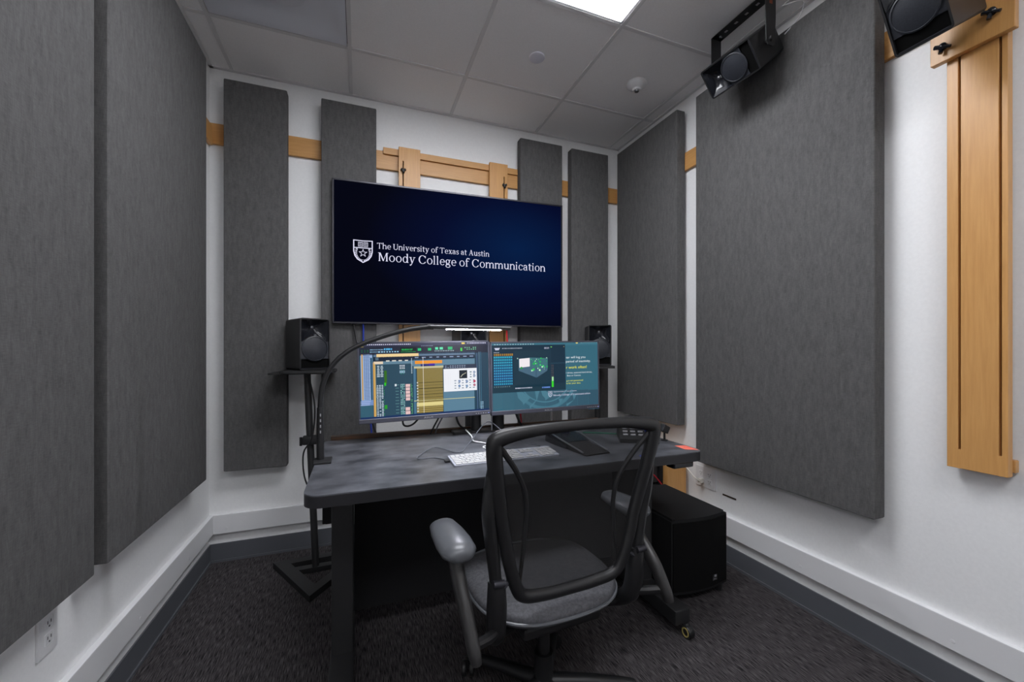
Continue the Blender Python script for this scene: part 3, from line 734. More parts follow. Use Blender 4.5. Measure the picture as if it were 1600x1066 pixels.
# monitor stand: posts between the two monitors
t = thing('monitor_stand', 'black double post monitor stand rising behind the two monitors', 'monitor stand', (.607, 2.005, .74))
b = BM(); prism(b, rrect(-.17, -.02, .17, .055, .015), 0, .012, .002); obj('base', b, M['black_metal'], t)
for x in (-.045, .075):
    b = BM(); tube(b, [(x, .02, .01), (x, .02, .42)], .027 if x < 0 else .032, 1, 16); obj('post', b, M['black_metal'], t, smooth=True)
b = BM(); tube(b, [(-.31, .03, .285), (.31, .03, .285)], .016, 1, 10); obj('cross_arm', b, M['black_metal'], t, smooth=True)
b = BM(); tube(b, [(.028, -.02, 0.01), (.028, -.02, .30)], .0035, 1, 8); o = obj('rod', b, M['silver'], t); o['label'] = 'thin bright metal rod'

# ------------------------------------------------------------ desk
desk = thing('desk', 'rectangular desk with a mottled charcoal top and black legs', 'desk', (.6, 1.68, 0))
DX0, DX1, DY0, DY1, DZ = -.155, 1.352, 1.300, 2.058, .740
b = BM(); prism(b, rrect(DX0, DY0, DX1, DY1, [.02, .02, .05, .05], 8), DZ-.004, DZ, .001); top = obj('desktop', b, M['desk'], desk, world=True)
b = BM(); prism(b, rrect(DX0, DY0, DX1, DY1, [.02, .02, .05, .05], 8), DZ-.038, DZ-.004); obj('edge_band', b, M['desk_edge'], top, world=True, smooth=True)
b = BM(); box(b, DX0+.03, DY1+.004, DZ-.06, DX1-.03, DY1+.022, DZ+.020, .002, 1); o = obj('rear_rail', b, M['brown'], desk, world=True); o['label'] = 'dark brown strip along the rear edge'
for x in (-.056, 1.232):
    b = BM(); box(b, x-.035, 1.53, .10, x+.035, 1.80, .702, .004); leg = obj('leg', b, M['black_metal'], desk, world=True)
    b = BM(); box(b, x-.038, 1.30, .045, x+.038, 2.03, .105, .006)
    obj('foot', b, M['black_metal'], leg, world=True)
    for y in (1.285, 2.0):
        b = BM(); Mx = Matrix.Translation((x+.012, y, .024)) @ Matrix.Rotation(PI/2, 4, 'Y')
        lathe(b, [(0, -.014), (.022, -.014), (.024, -.010), (.024, .010), (.022, .014), (0, .014)], 20, Mx)
        tube(b, [(x+.012, y, .024), (x+.012, y+.012, .05)], .012, 1, 8)
        obj('caster', b, M['black'], leg, world=True, smooth=True)
        if y < 1.5 and x > 1:
            b = BM(); Mr = Matrix.Translation((x-.0035, y, .024)) @ Matrix.Rotation(PI/2, 4, 'Y')
            lathe(b, [(.013, -.0005), (.018, -.001), (.018, .001), (.013, .001)], 20, Mr); obj('caster_ring', b, M['amber'], leg, world=True)
b = BM(); box(b, -.02, 1.745, .115, 1.20, 1.765, .700, .002, 1); obj('modesty_panel', b, M['black_matte'], desk, world=True)
b = BM(); box(b, -.02, 1.56, .655, 1.20, 1.60, .702); obj('cross_beam', b, M['black_metal'], desk, world=True)
b = BM(); box(b, -.135, 1.88, .425, -.105, 1.93, .7015, .003); box(b, -.146, 1.87, .43, -.10, 1.94, .50, .004); obj('cable_box', b, M['black_matte'], desk, world=True)
b = BM(); box(b, 1.196, 1.312, .676, 1.300, 1.36, .702, .007); obj('height_switch', b, M['gloss'], desk, world=True)
b = BM(); prism(b, rrect(1.045, 1.3045, 1.085, 1.340, .002), .74, .7403); o = tag(obj('blue_reflection', b, M['blue']), 'small bright blue LED reflection painted on the front edge of the desk', 'painted reflection')  # reflection of a blue LED, painted as a thin coloured patch
b = BM(); v = [(1.292, 1.352), (1.340, 1.326), (1.345, 1.408), (1.300, 1.420)]; prism(b, v, .7402, .7408); tag(obj('sticky_note', b, M['red_note']), 'red orange sticky note on the right front corner of the desk', 'sticky note')

# rack with cables behind the right leg
t = thing('equipment_rack', 'dark low equipment rack standing beside the small oak cabinet behind the subwoofer', 'equipment rack', (1.50, 2.10, 0))
b = BM(); RW = .195
box(b, -RW, -.15, 0, RW, .18, .03); box(b, -RW, -.15, .49, RW, .18, .51); box(b, -RW, .16, .03, RW, .18, .49)
for x in (-RW, RW-.02): box(b, x, -.15, .03, x+.02, .18, .49)
obj('cabinet', b, M['black_matte'], t)
for k in range(4):
    b = BM(); box(b, -RW+.022, -.135, .04+k*.11, RW-.022, .15, .14+k*.11, .003); obj('rack_unit', b, M['black'], t)
def cable(pts, r, m, label, n=8, cat='cable'):
    b = BM(); tube(b, pts, r, n, 8); return tag(obj('cable', b, M[m], smooth=True), label, cat)
cable([(1.545, 1.93, .512), (1.565, 1.925, .466), (1.62, 1.925, .42), (1.675, 1.93, .36)], .004, 'red', 'bright red cable hanging below the right end of the desk')
cable([(1.298, 1.66, .70), (1.312, 1.65, .58), (1.305, 1.65, .53), (1.285, 1.65, .47), (1.28, 1.66, .40)], .005, 'greenc', 'pale green cable hanging beside the chair under the desk')
cable([(1.285, 1.68, .70), (1.295, 1.67, .58), (1.285, 1.67, .50), (1.275, 1.68, .40)], .005, 'bluec', 'dark blue cable hanging next to the pale green one')
# wooden box by the right wall
t = thing('wooden_cabinet', 'small oak cabinet against the right wall behind the subwoofer', 'cabinet', (1.72, 2.09, 0))
b = BM(); box(b, -.018, -.17, .03, .125, .16, .54, .003, 1); obj('body', b, M['oak_z'], t)
b = BM(); box(b, -.010, -.155, 0, .115, .15, .03); obj('plinth', b, M['black'], t)

# ------------------------------------------------------------ loudspeakers (front faces -y, origin at base centre)
def speaker(label, loc, rot, group):
    t = thing('loudspeaker', label, 'loudspeaker', loc, rot, group); w, h, d = .152, .272, .235
    b = BM(); hw = w/2; f = -d/2
    # shell: sides, top, bottom, back with an open front
    P = rrect(-hw, 0, hw, h, .012, 4)
    def ringv(y, k=1.0, pts=P): return [b.verts.new((x*k, y, (z-h/2)*k+h/2)) for x, z in pts]
    r0, r1, r2, r3 = ringv(f), ringv(d/2-.012), ringv(d/2, .94), None
    inner = rrect(-hw+.006, .006, hw-.006, h-.006, .008, 4)
    ri = [b.verts.new((x, f, z)) for x, z in inner]; rj = [b.verts.new((x, f+.055, z)) for x, z in inner]
    n = len(r0)
    for A, B in ((r0, r1), (r1, r2), (r0, ri), (ri, rj)):
        for i in range(n): b.faces.new((A[i], A[(i+1) % n], B[(i+1) % n], B[i]))
    b.faces.new(r2); b.faces.new(rj)
    cab = obj('cabinet', b, M['black'], t, smooth=True)
    # baffle: waveguide with the arched lower lip
    cz, rr = .112, .066
    arcp = [(rr*1.06*math.cos(R(a)), cz+rr*1.06*math.sin(R(a))) for a in range(32, 149, 9)]
    loop = [(hw-.007, h-.007), (hw-.007, .190), (hw-.009, arcp[0][1])]+arcp+[(-hw+.009, arcp[0][1]), (-hw+.007, .190), (-hw+.007, h-.007)]
    loop = loop+[(-hw*.5, h-.007), (0, h-.007), (hw*.5, h-.007)]
    b = BM(); cxz = (0, .226); rings = []
    for k, dep in ((1, .002), (.80, .018), (.48, .036), (.14, .050)):
        rings.append([b.verts.new((x*k, f+dep, cxz[1]+(z-cxz[1])*k)) for x, z in loop])
    n = len(loop)
    for A, B in zip(rings, rings[1:]):
        for i in range(n): b.faces.new((A[i], A[(i+1) % n], B[(i+1) % n], B[i]))
    b.faces.new(rings[-1]); obj('waveguide', b, M['gloss'], t, smooth=True, angle=60)
    b = BM(); lathe(b, [(0, .006), (.006, .004), (.009, 0)], 14, Matrix.Translation((0, f+.046, .226)) @ Matrix.Rotation(PI/2, 4, 'X')); obj('tweeter', b, M['silver'], t, smooth=True)
    # lower baffle plate
    b = BM(); pts = [(-hw+.007, .058), (hw-.007, .058), (hw-.007, arcp[0][1]), (hw-.009, arcp[0][1])]+arcp+[(-hw+.009, arcp[0][1]), (-hw+.007, arcp[0][1])]
    b.faces.new([b.verts.new((x, f+.006, z)) for x, z in pts]); obj('baffle', b, M['cone'], t)
    b = BM(); Mx = Matrix.Translation((0, f+.004, cz)) @ Matrix.Rotation(PI/2, 4, 'X')
    lathe(b, [(rr, -.001), (rr, .002), (rr*.93, .004), (rr*.90, .001), (rr*.55, .0065), (0, .009)], 40, Mx)
    obj('woofer', b, M['cone'], t, smooth=True)
    b = BM(); box(b, -hw+.008, f+.010, .012, hw-.008, f+.05, .056); obj('port', b, M['hole'], t)
    b = BM(); tube(b, [(-hw+.01, f+.002, .009), (hw-.01, f+.002, .009)], .0022, 1, 6); obj('lower_lip', b, M['bezel'], t)
    b = BM(); sans(b, 'JBL', -.007, cz+rr+.004, .014, .005, y=f-.0006)
    obj('brand_badge', b, M['grey_mark'], t)
    return t
gs = 'black loudspeakers on stands along the back wall'
gw = 'surround loudspeakers high on the right wall'
spk = speaker('black loudspeaker on the stand at the left of the television', (-.267, 2.470, 1.056), (0, 0, R(25)), gs)
copy_tree(spk, (.605, 2.345, 1.030), (0, 0, 0), 'black loudspeaker in the middle, half hidden behind the two monitors', gs)
copy_tree(spk, (1.545, 2.425, 1.056), (0, 0, R(-25)), 'black loudspeaker on the stand at the right of the right monitor', gs)

# surround speakers on the right wall
def aim(pos, yaw, pitch, roll):
    Mr = Matrix.Rotation(yaw, 4, 'Z') @ Matrix.Rotation(pitch, 4, 'X') @ Matrix.Rotation(roll, 4, 'Y')
    return Matrix.Translation(pos) @ Mr
def place(c, Mw): c.location = Mw.translation; c.rotation_euler = Mw.to_euler()
SK = .90
M1 = aim((1.655, 1.385, 2.500), R(-86), R(40), 0) @ Matrix.Rotation(R(-90), 4, 'Y') @ Matrix.Translation((0, 0, -.136*SK))
c1 = copy_tree(spk, (0, 0, 0), (0, 0, 0), 'black loudspeaker lying sideways in a bracket under the ceiling', gw, SK); place(c1, M1)
M2 = aim((1.605, .700, 2.235), R(-90), R(30), 0) @ Matrix.Translation((0, 0, -.136*SK))
c2 = copy_tree(spk, (0, 0, 0), (0, 0, 0), 'black loudspeaker tilted down at the top right, nearest the camera', gw, SK); place(c2, M2)
# bracket of the sideways speaker
t = thing('speaker_bracket', 'black U shaped bracket with round holes hanging from the ceiling above the sideways loudspeaker', 'speaker bracket', (1.655, 1.385, HC))
b = BM(); hl = .142
M['hole_light'] = mat('bright_bolt', (.6, .6, .65), .25, 1)
for y0, y1 in ((-hl, -.115), (.115, hl)): box(b, -.028, y0, -.012, .028, y1, -.008)
box(b, -.028, -hl, -.012, -.008, hl, -.008); box(b, .008, -hl, -.012, .028, hl, -.008)
for k in range(5): box(b, -.010, -.110+k*.055-.018, -.012, .010, -.110+k*.055+.018, -.008)
obj('base_strap', b, M['black_metal'], t)
for s_ in (-1, 1):
    b = BM(); y = s_*hl
    v = [(-.030, -.010), (.030, -.010), (.030, -.11), (.024, -.225), (.010, -.235), (-.016, -.235), (-.026, -.22), (-.030, -.11)]
    A = [b.verts.new((x, y-.002, z)) for x, z in v]; B = [b.verts.new((x, y+.002, z)) for x, z in v]; b.faces.new(A); b.faces.new(B)
    for i in range(len(v)): b.faces.new((A[i], A[(i+1) % len(v)], B[(i+1) % len(v)], B[i]))
    obj('side_arm', b, M['black_metal'], t)
    b = BM(); tube(b, [(-.002, s_*(hl-.018), -.208), (-.002, s_*(hl+.012), -.208)], .010, 1, 12); obj('pivot_bolt', b, M['black'], t, smooth=True)
for y in (-.125, .115):
    b = BM(); lathe(b, [(0, -.017), (.007, -.017), (.008, -.012)], 10, Matrix.Translation((0, y, 0))); obj('bolt', b, M['hole_light'], t)
b = BM(); cbox(b, (-.0305, 0, 0), (.0004, .018, .022)); bm_ = b; b.transform(Matrix.Translation((.0, -.142+.0, -.045)) @ Matrix.Rotation(PI/2, 4, 'Z') @ Matrix.Translation((.0305-.0, 0, 0)) @ Matrix.Translation((-.0026, 0, 0)))
obj('orange_mark', b, M['orange_mark'], t)
cable([(1.70, 1.22, 2.64), (1.78, 1.19, 2.66), (1.80, 1.22, 2.62), (1.78, 1.27, 2.575)], .0022, 'white_plastic', 'thin white cable looping from the sideways loudspeaker to the wall')
# near surround mount
t = thing('speaker_bracket', 'dark swivel bracket joining the nearest loudspeaker to the oak plate', 'speaker bracket', (XR-.075, .70, 2.27))
b = BM(); box(b, -.008, -.035, -.05, .0015, .035, .05, .002); obj('wall_plate', b, M['black_metal'], t)
b = BM(); tube(b, [(-.006, 0, 0), (-.06, 0, .02), (-.10, 0, .035)], .012, 3, 12); obj('arm', b, M['black_metal'], t, smooth=True)

# speaker stands ------------------------------------------------------------
def stand(label, loc, rotz, lean, gapy=0):
    t = thing('speaker_stand', label, 'speaker stand', loc, (0, 0, rotz), 'black loudspeaker stands'); return t
def tri_frame(b, pts, w, z0, z1):
    C_ = Vector((sum(p[0] for p in pts)/3, sum(p[1] for p in pts)/3))
    inn = [C_+(Vector(p)-C_)*(1-w) for p in pts]; n = 3
    for i in range(3):
        j = (i+1) % 3; q = [pts[i], pts[j], inn[j], inn[i]]; prism(b, [(v[0], v[1]) for v in q], z0, z1)
t = stand('black stand with a triangular floor frame left of the desk', (-.215, 2.360, 0), 0, 0)
b = BM(); tri_frame(b, [(-.215, .105), (.0, -.290), (.315, .135)], .36, .001, .032); box(b, -.12, -.02, .004, .20, .02, .028); base = obj('base', b, M['black_metal'], t)
b = BM(); tube(b, [(0, 0, .02), (-.052, .105, 1.036)], .0175, 1, 14); pole = obj('pole', b, M['black_metal'], t, smooth=True)
b = BM(); prism(b, rrect(-.17, -.10, .13, .095, .02), 1.034, 1.042); prism(b, rrect(-.11, -.13, .15, .09, .02), 1.042, 1.054); b.transform(Matrix.Translation((-.055, .105, 0))); obj('top_plate', b, M['black_metal'], t)
b = BM(); cbox(b, (-.030, .055, .68), (.075, .05, .045), .006); tube(b, [(-.075, .04, .70), (-.075, .04, .655)], .007, 1, 8); obj('height_clamp', b, M['black'], t, smooth=True)
b = BM(); tube(b, [(-.04, .05, 1.03), (-.01, .05, .86), (-.02, .03, .70), (-.06, .02, .62), (-.055, .01, .50), (-.02, .01, .40)], .004, 6, 8); obj('signal_wire', b, M['black'], t, smooth=True)
def plain_stand(label, x, y, rz, w=.30, zt=1.038):
    t = thing('speaker_stand', label, 'speaker stand', (x, y, 0), (0, 0, rz), 'black loudspeaker stands')
    b = BM(); tri_frame(b, [(-.13, .10), (0, -.13), (.13, .10)], .36, .001, .030); obj('base', b, M['black_metal'], t)
    b = BM(); tube(b, [(0, 0, .01), (0, 0, zt)], .02, 1, 14); box(b, -.035, -.035, .0, .035, .035, .03); obj('pole', b, M['black_metal'], t, smooth=True)
    b = BM(); prism(b, rrect(-w/2, -.12, w/2, .088, .01), zt, zt+.0165, .002); obj('top_plate', b, M['black_metal'], t)
plain_stand('black stand under the middle loudspeaker, behind the monitors', .605, 2.345, 0, .2, 1.012)
plain_stand('black stand under the loudspeaker at the right rear corner', 1.548, 2.430, R(-25), .20)

# ------------------------------------------------------------ desk lamp
t = thing('desk_lamp', 'black gooseneck desk lamp with a slim lit bar reaching over the monitors', 'desk lamp', (-.138, 1.69, .74))
b = BM(); box(b, -.020, -.045, 0, .040, .030, .010, .003); box(b, -.022, -.03, -.075, -.017, .02, .010); box(b, -.022, -.03, -.080, .02, .02, -.072); tube(b, [(0, -.005, -.076), (0, -.005, -.0385)], .006, 1, 10); obj('clamp', b, M['black_metal'], t)
b = BM(); tube(b, [(0, 0, .008), (-.001, 0, .10), (-.0015, 0, .205)], [.0135, .0135, .011], 3, 14); st = obj('stem', b, M['black'], t, smooth=True)
for k in range(4):
    b = BM(); cbox(b, (.001, -.0135, .115+k*.021), (.004, .002, .010), .0005); obj('touch_button', b, M['grey_mark'], st)
b = BM(); tube(b, [(-.0015, 0, .20), (.008, 0, .292), (.043, 0, .366), (.111, 0, .427), (.229, 0, .478), (.329, 0, .506), (.412, 0, .518)], .0095, 8, 12); obj('gooseneck', b, M['black'], t, smooth=True)
b = BM(); cbox(b, (.588, 0, .5225), (.356, .030, .005), .002); lb = obj('lamp_bar', b, M['silver'], t, smooth=True)
b = BM(); cbox(b, (.588, 0, .515), (.350, .026, .009), .002); tube(b, [(.40, 0, .518), (.425, 0, .518)], .011, 1, 12); obj('lamp_body', b, M['black'], lb, smooth=True)
b = BM(); cbox(b, (.60, 0, .5093), (.24, .018, .003), .001); obj('light_strip', b, M['lamp_strip'], t)

# ------------------------------------------------------------ things on the desk
kb = thing('keyboard', 'white full size keyboard lying on the desk behind the chair', 'keyboard', (.534, 1.505, .7402), (0, 0, R(1.5)))
KW, KD = .428, .118
b = BM(); v = [(-KD/2, 0), (KD/2, 0), (KD/2, .012), (-KD/2, .005)]
prism(b, rrect(-KW/2, -KD/2, KW/2, KD/2, .006), 0, .006)
for vv in b.verts:
    if vv.co.z > .003: vv.co.z = .005+.008*(vv.co.y/KD+.5)
deck = obj('deck', b, M['keyboard_deck'], kb)
def key(x, y, w, h):
    b = BM(); z = .005+.008*(y/KD+.5); cbox(b, (x, y, z+.0016), (w, h, .0032), .0008, 1); obj('key', b, M['key'], deck)
u = .0190; x0 = -KW/2+.006; ytop = KD/2-.010
for i in range(14): key(x0+.0195*(i+.5), ytop, .0168, .009)
for j, wids in enumerate(([1]*13+[1.5], [1.5]+[1]*12+[1], [1.75]+[1]*11+[1.75], [2.25]+[1]*10+[2.25], [1.3, 1.1, 1.35, 6.2, 1.35, 1.1, 2.1][:7])):
    tot = sum(wids); q = 14.5*u*.9803/tot; x = x0
    for w_ in wids: key(x+q*w_/2, ytop-.0155-j*.0195, q*w_-.0024, .0165); x += q*w_
nx = x0+14.5*u*.98+.010
for j in (0, 1): 
    for i in range(3): key(nx+(i+.5)*u, ytop-.0155-j*.0195, .0165, .0165)
key(nx+1.5*u, ytop-.0155-3*.0195, .0165, .0165)
for i in range(3): key(nx+(i+.5)*u, ytop-.0155-4*.0195, .0165, .0165)
px = nx+3*u+.010
for j in range(5):
    for i in range(4):
        if i == 3 and j == 4: continue
        hgt = .0165
        key(px+(i+.5)*u, ytop-.0155-j*.0195, .0165, hgt)
cable([(.560, 1.562, .747), (.530, 1.60, .744), (.497, 1.673, .744), (.530, 1.71, .744), (.526, 1.751, .744), (.490, 1.80, .745), (.505, 1.90, .748), (.50, 1.99, .76)], .0032, 'white_plastic', 'white keyboard cable curling back across the desk', 6)
cable([(.318, 1.52, .744), (.275, 1.585, .743), (.213, 1.59, .743), (.225, 1.64, .743), (.300, 1.735, .747), (.380, 1.63, .743), (.455, 1.76, .744), (.60, 1.95, .80), (.655, 1.86, .765), (.70, 1.72, .743), (.74, 1.62, .743)], .0022, 'grey_cable', 'thin grey cable looping over the desk left of the keyboard', 6)
# black plug at the keyboard side
b = BM(); box(b, .300, 1.505, .7402, .318, 1.53, .748, .002); tag(obj('cable_plug', b, M['black']), 'small black plug at the left end of the keyboard', 'plug')
# trackball with wrist rest
t = thing('trackball', 'black trackball mouse with a sloping wrist rest on the desk right of the keyboard', 'trackball', (.880, 1.60, .7402), (0, 0, R(6)))
b = BM()
def loftx(b, secs, n=14):
    rings = []
    for (y, hw, z1, k) in secs:
        rings.append([b.verts.new((hw*math.copysign(abs(math.cos(PI*i/(n-1)))**k, math.cos(PI*i/(n-1))), y, z1*math.sin(PI*i/(n-1))**k if 0 < i < n-1 else 0)) for i in range(n)])
    for A, B in zip(rings, rings[1:]):
        for i in range(n-1): b.faces.new((A[i], A[i+1], B[i+1], B[i]))
        b.faces.new((A[-1], A[0], B[0], B[-1]))
    b.faces.new(rings[0]); b.faces.new(rings[-1])
loftx(b, [(-.195, .058, .006, .4), (-.185, .060, .010, .4), (-.13, .060, .018, .4), (-.062, .060, .028, .4)])
obj('wrist_rest', b, M['black_matte'], t, smooth=True)
b = BM(); loftx(b, [(-.060, .064, .030, .45), (-.02, .066, .040, .45), (.05, .066, .052, .45), (.11, .062, .050, .45), (.125, .056, .030, .45)]); obj('body', b, M['gloss'], t, smooth=True)
b = BM(); bmesh.ops.create_uvsphere(b, u_segments=28, v_segments=18, radius=.027, matrix=Matrix.Translation((0, .045, .052))); obj('ball', b, mat('deep_blue_ball', (.015, .02, .06), .1), t, smooth=True)
for s_ in (-1, 1):
    b = BM(); tube(b, [(s_*.060, -.175, .010), (s_*.064, -.06, .028), (s_*.066, .03, .042), (s_*.060, .10, .044)], .0035, 5, 8); obj('side_trim', b, M['silver'], t, smooth=True)
# desk phone
t = thing('desk_phone', 'black desk phone with rows of pale keys, seen through the chair back', 'desk phone', (1.225, 1.585, .7402), (0, 0, R(-30)))
b = BM(); v = [(-.085, 0), (.085, 0), (.085, .085), (.065, .092), (-.085, .018)]
A = [b.verts.new((-.085, y, z)) for y, z in v]; B = [b.verts.new((.085, y, z)) for y, z in v]; b.faces.new(A); b.faces.new(B)
for i in range(5): b.faces.new((A[i], A[(i+1) % 5], B[(i+1) % 5], B[i]))
body = obj('body', b, M['black'], t)
sl = math.atan2(.074, .15); Mt = Matrix.Translation((0, -.085, .018)) @ Matrix.Rotation(sl, 4, 'X')
for i in range(3):
    for j in range(5):
        b = BM(); cbox(b, (-.058+i*.034, .030+j*.024, .002), (.022, .011, .004), .001, 1); b.transform(Mt); o = obj('key', b, M['led_blue'] if (i, j) == (1, 3) else M['grey_mark'], body)
b = BM(); cbox(b, (.054, .085, .0012), (.045, .11, .002)); b.transform(Mt); obj('display', b, mat('dim_blue_display', (.01, .01, .03), .2, emit=(.01, .03, .35), es=.6), body)
# small black block and charger lead on the desk
t = thing('webcam', 'small black tilted block standing at the right rear of the desk', 'webcam', (1.33, 1.52, .7402))
b = BM(); cbox(b, (0, 0, .055), (.036, .03, .034), .004); b.transform(Matrix.Translation((0, 0, .055)) @ Matrix.Rotation(R(28), 4, 'Y') @ Matrix.Translation((0, 0, -.055))); obj('head', b, M['black'], t)
b = BM(); tube(b, [(0, 0, 0.0005), (0, 0, .045)], .005, 1, 10); lathe(b, [(0, .0002), (.016, .0002), (.016, .004), (0, .005)], 20); obj('foot', b, M['black'], t, smooth=True)
cable([(1.06, 1.80, .743), (1.11, 1.77, .744), (1.17, 1.735, .743), (1.22, 1.70, .743)], .003, 'greend', 'short green cable on the desk left of the phone')

# cables behind the monitors
cable([(.021, 2.552, 1.33), (.026, 2.53, 1.05), (.055, 2.38, .80), (.07, 2.37, .55)], .005, 'bluec', 'blue cable dropping behind the left monitor')
cable([(-.037, 2.555, 1.33), (-.01, 2.52, 1.18), (.01, 2.36, .95), (.08, 2.30, .72), (.09, 2.25, .6)], .006, 'black', 'black cable dropping slantwise behind the left monitor')
cable([(.22, 1.99, .90), (.195, 2.0, .83), (.205, 2.0, .798), (.25, 2.0, .81), (.32, 1.99, .90)], .0045, 'black', 'black cable loop hanging under the left half of the left monitor')
cable([(.345, 1.99, .90), (.355, 2.0, .85), (.385, 2.0, .832), (.43, 2.0, .85), (.46, 1.99, .91)], .0045, 'black', 'black cable loop hanging under the right half of the left monitor')
cable([(.40, 2.0, .90), (.375, 2.01, .84), (.345, 2.02, .78), (.33, 2.03, .745)], .004, 'black', 'thin black cable running down to the desk under the left monitor')
cable([(.42, 2.0, .90), (.395, 2.015, .84), (.365, 2.025, .78), (.355, 2.035, .745)], .0035, 'grey_cable', 'thin grey cable beside the black one under the left monitor')
cable([(.47, 1.99, .88), (.455, 2.0, .83), (.475, 2.01, .78), (.52, 2.03, .75)], .005, 'black', 'black cable left of the monitor stand posts')
cable([(.745, 2.02, .92), (.775, 2.02, .84), (.80, 2.02, .78), (.83, 2.04, .745)], .006, 'black', 'black cable right of the monitor stand posts')
cable([(.925, 2.555, 1.33), (.90, 2.48, 1.22), (.86, 2.25, 1.0), (.84, 2.12, .86), (.855, 2.11, .70)], .004, 'red', 'red cable dropping behind the right monitor')
cable([(.86, 1.99, .90), (.90, 2.0, .865), (.95, 2.0, .868), (.98, 1.99, .90)], .004, 'black', 'short black cable loop under the left part of the right monitor')
cable([(1.02, 1.99, .90), (1.05, 2.0, .870), (1.10, 2.0, .872), (1.13, 1.99, .90)], .004, 'black', 'short black cable loop under the right part of the right monitor')
b = BM(); tube(b, [(1.12, 2.28, .60), (1.12, 2.28, 1.0)], .005, 1, 10); tube(b, [(1.12, 2.28, 0), (1.12, 2.28, .60)], .009, 1, 10); lathe(b, [(0, 0.001), (.07, .001), (.07, .01), (0, .014)], 24, Matrix.Translation((1.12, 2.28, 0)))
tag(obj('microphone_stand', b, M['silver'], smooth=True), 'thin bright metal pole standing behind the right monitor', 'microphone stand')

# ------------------------------------------------------------ subwoofer
t = thing('subwoofer', 'large black subwoofer on the carpet right of the chair', 'subwoofer', (1.492, 1.675, 0))
b = BM(); sw, sd, sh = .166, .215, .345
pts = [(sw, sd), (-sw, sd), (-sw, -sd+.01)]+[(-sw+2*sw*k/12, -sd+.01-.022*math.sin(PI*k/12)) for k in range(1, 12)]+[(sw, -sd+.01)]
prism(b, pts, .045, .388, .010); obj('cabinet', b, M['black_matte'], t, smooth=True)
b = BM(); pts2 = [(-sw+.006+(2*sw-.012)*k/12, -sd+.004-.022*math.sin(PI*k/12)) for k in range(13)]
prism(b, [(p[0], p[1]) for p in pts2]+[(p[0], p[1]+.008) for p in pts2[::-1]], .060, .372); obj('grille', b, mat('black_grille_cloth', (.006, .006, .006), .95, spec=.1), t)
for x in (-.14, .14):
    for y in (-.18, .18):
        b = BM(); lathe(b, [(0, 0.0005), (.018, .0005), (.021, .046), (0, .046)], 16, Matrix.Translation((x, y, 0))); obj('foot', b, M['black'], t)
b = BM(); prism(b, rrect(-.014, -.010, .014, .016, .002), 0, .001); b.transform(Matrix.Translation((.062, -sd-.0195, .098)) @ Matrix.Rotation(PI/2, 4, 'X')); bd = obj('badge', b, M['black'], t)
b = BM(); sans(b, 'JBL', .050, .090, .024, .008, y=-sd-.0208); cbox(b, (.064, -sd-.0205, .108), (.012, .0006, .010)); obj('badge_lettering', b, M['grey_mark'], bd)

# ------------------------------------------------------------ outlets
def outlet(loc, rz, label, w=.072, h=.116, gang=1):
    t = thing('wall_outlet', label, 'wall outlet', loc, (0, 0, rz))
    b = BM(); cbox(b, (0, -.003, 0), (w*gang, .006, h), .002); obj('cover_plate', b, M['white_plastic'], t)
    for g_ in range(gang):
        cx = (g_-(gang-1)/2)*.046*1.3
        for z in (-.02, .02):
            b = BM(); cbox(b, (cx, -.0065, z), (.030, .003, .030), .003); so = obj('socket', b, M['trim'], t)
            b = BM()
            for x in (-.006, .006): cbox(b, (cx+x, -.0083, z+.003), (.0018, .0006, .008))
            cbox(b, (cx, -.0083, z-.008), (.004, .0006, .004)); obj('socket_slots', b, M['black'], so)
    return t
outlet((XL, 1.415, .432), R(90), 'white wall outlet low on the left wall under the near grey panel', h=.12)
outlet((XR, 1.800, .425), R(-90), 'white double wall outlet with a charger plugged in, low on the right wall', gang=1.7 and 2)
t = thing('power_plug', 'pale grey plug and cord pushed into the outlet on the right wall', 'power plug', (XR-.012, 1.815, .405))
b = BM(); cbox(b, (-.013, 0, 0), (.024, .026, .024), .004); obj('plug_body', b, M['cream'], t)
b = BM(); tube(b, [(-.024, 0, 0), (-.055, .01, .025), (-.055, .06, .058), (-.05, .10, .058), (-.05, .13, .02), (-.052, .142, -.06), (-.06, .15, -.16)], .0045, 8, 8); obj('cord', b, M['cream'], t, smooth=True)
b = BM(); box(b, XR-.002, 1.600, .362, XR-.0002, 1.685, .370); tag(obj('wall_slot', b, M['slot']), 'thin dark slot in the right wall below the large grey panel', 'slot')

# ------------------------------------------------------------ office chair
CY, CX = 1.15, .553
ch = thing('office_chair', 'dark mesh back office chair with grey armrests pushed up to the desk', 'office chair', (CX, CY, 0), (0, 0, R(3)))
# back frame loop (x, y, z)
half = [(0, -.196, .962), (.14, -.194, .958), (.240, -.190, .944), (.252, -.186, .915), (.240, -.172, .83), (.226, -.158, .75), (.210, -.150, .68), (.196, -.146, .61), (.172, -.140, .535), (.145, -.134, .502), (.08, -.130, .490), (0, -.128, .487)]
loop = half+[(-x, y, z) for x, y, z in half[-2:0:-1]]
rad = [.0125, .014, .019, .019, .018, .017, .016, .0155, .0155, .0155, .015, .0145]; radl = rad+rad[-2:0:-1]
b = BM(); tube(b, loop, radl, 5, 12, closed=True, flat=(1.0, 1.15), up=(0, 1, 0)); bf = obj('back_frame', b, M['frame'], ch, smooth=True)
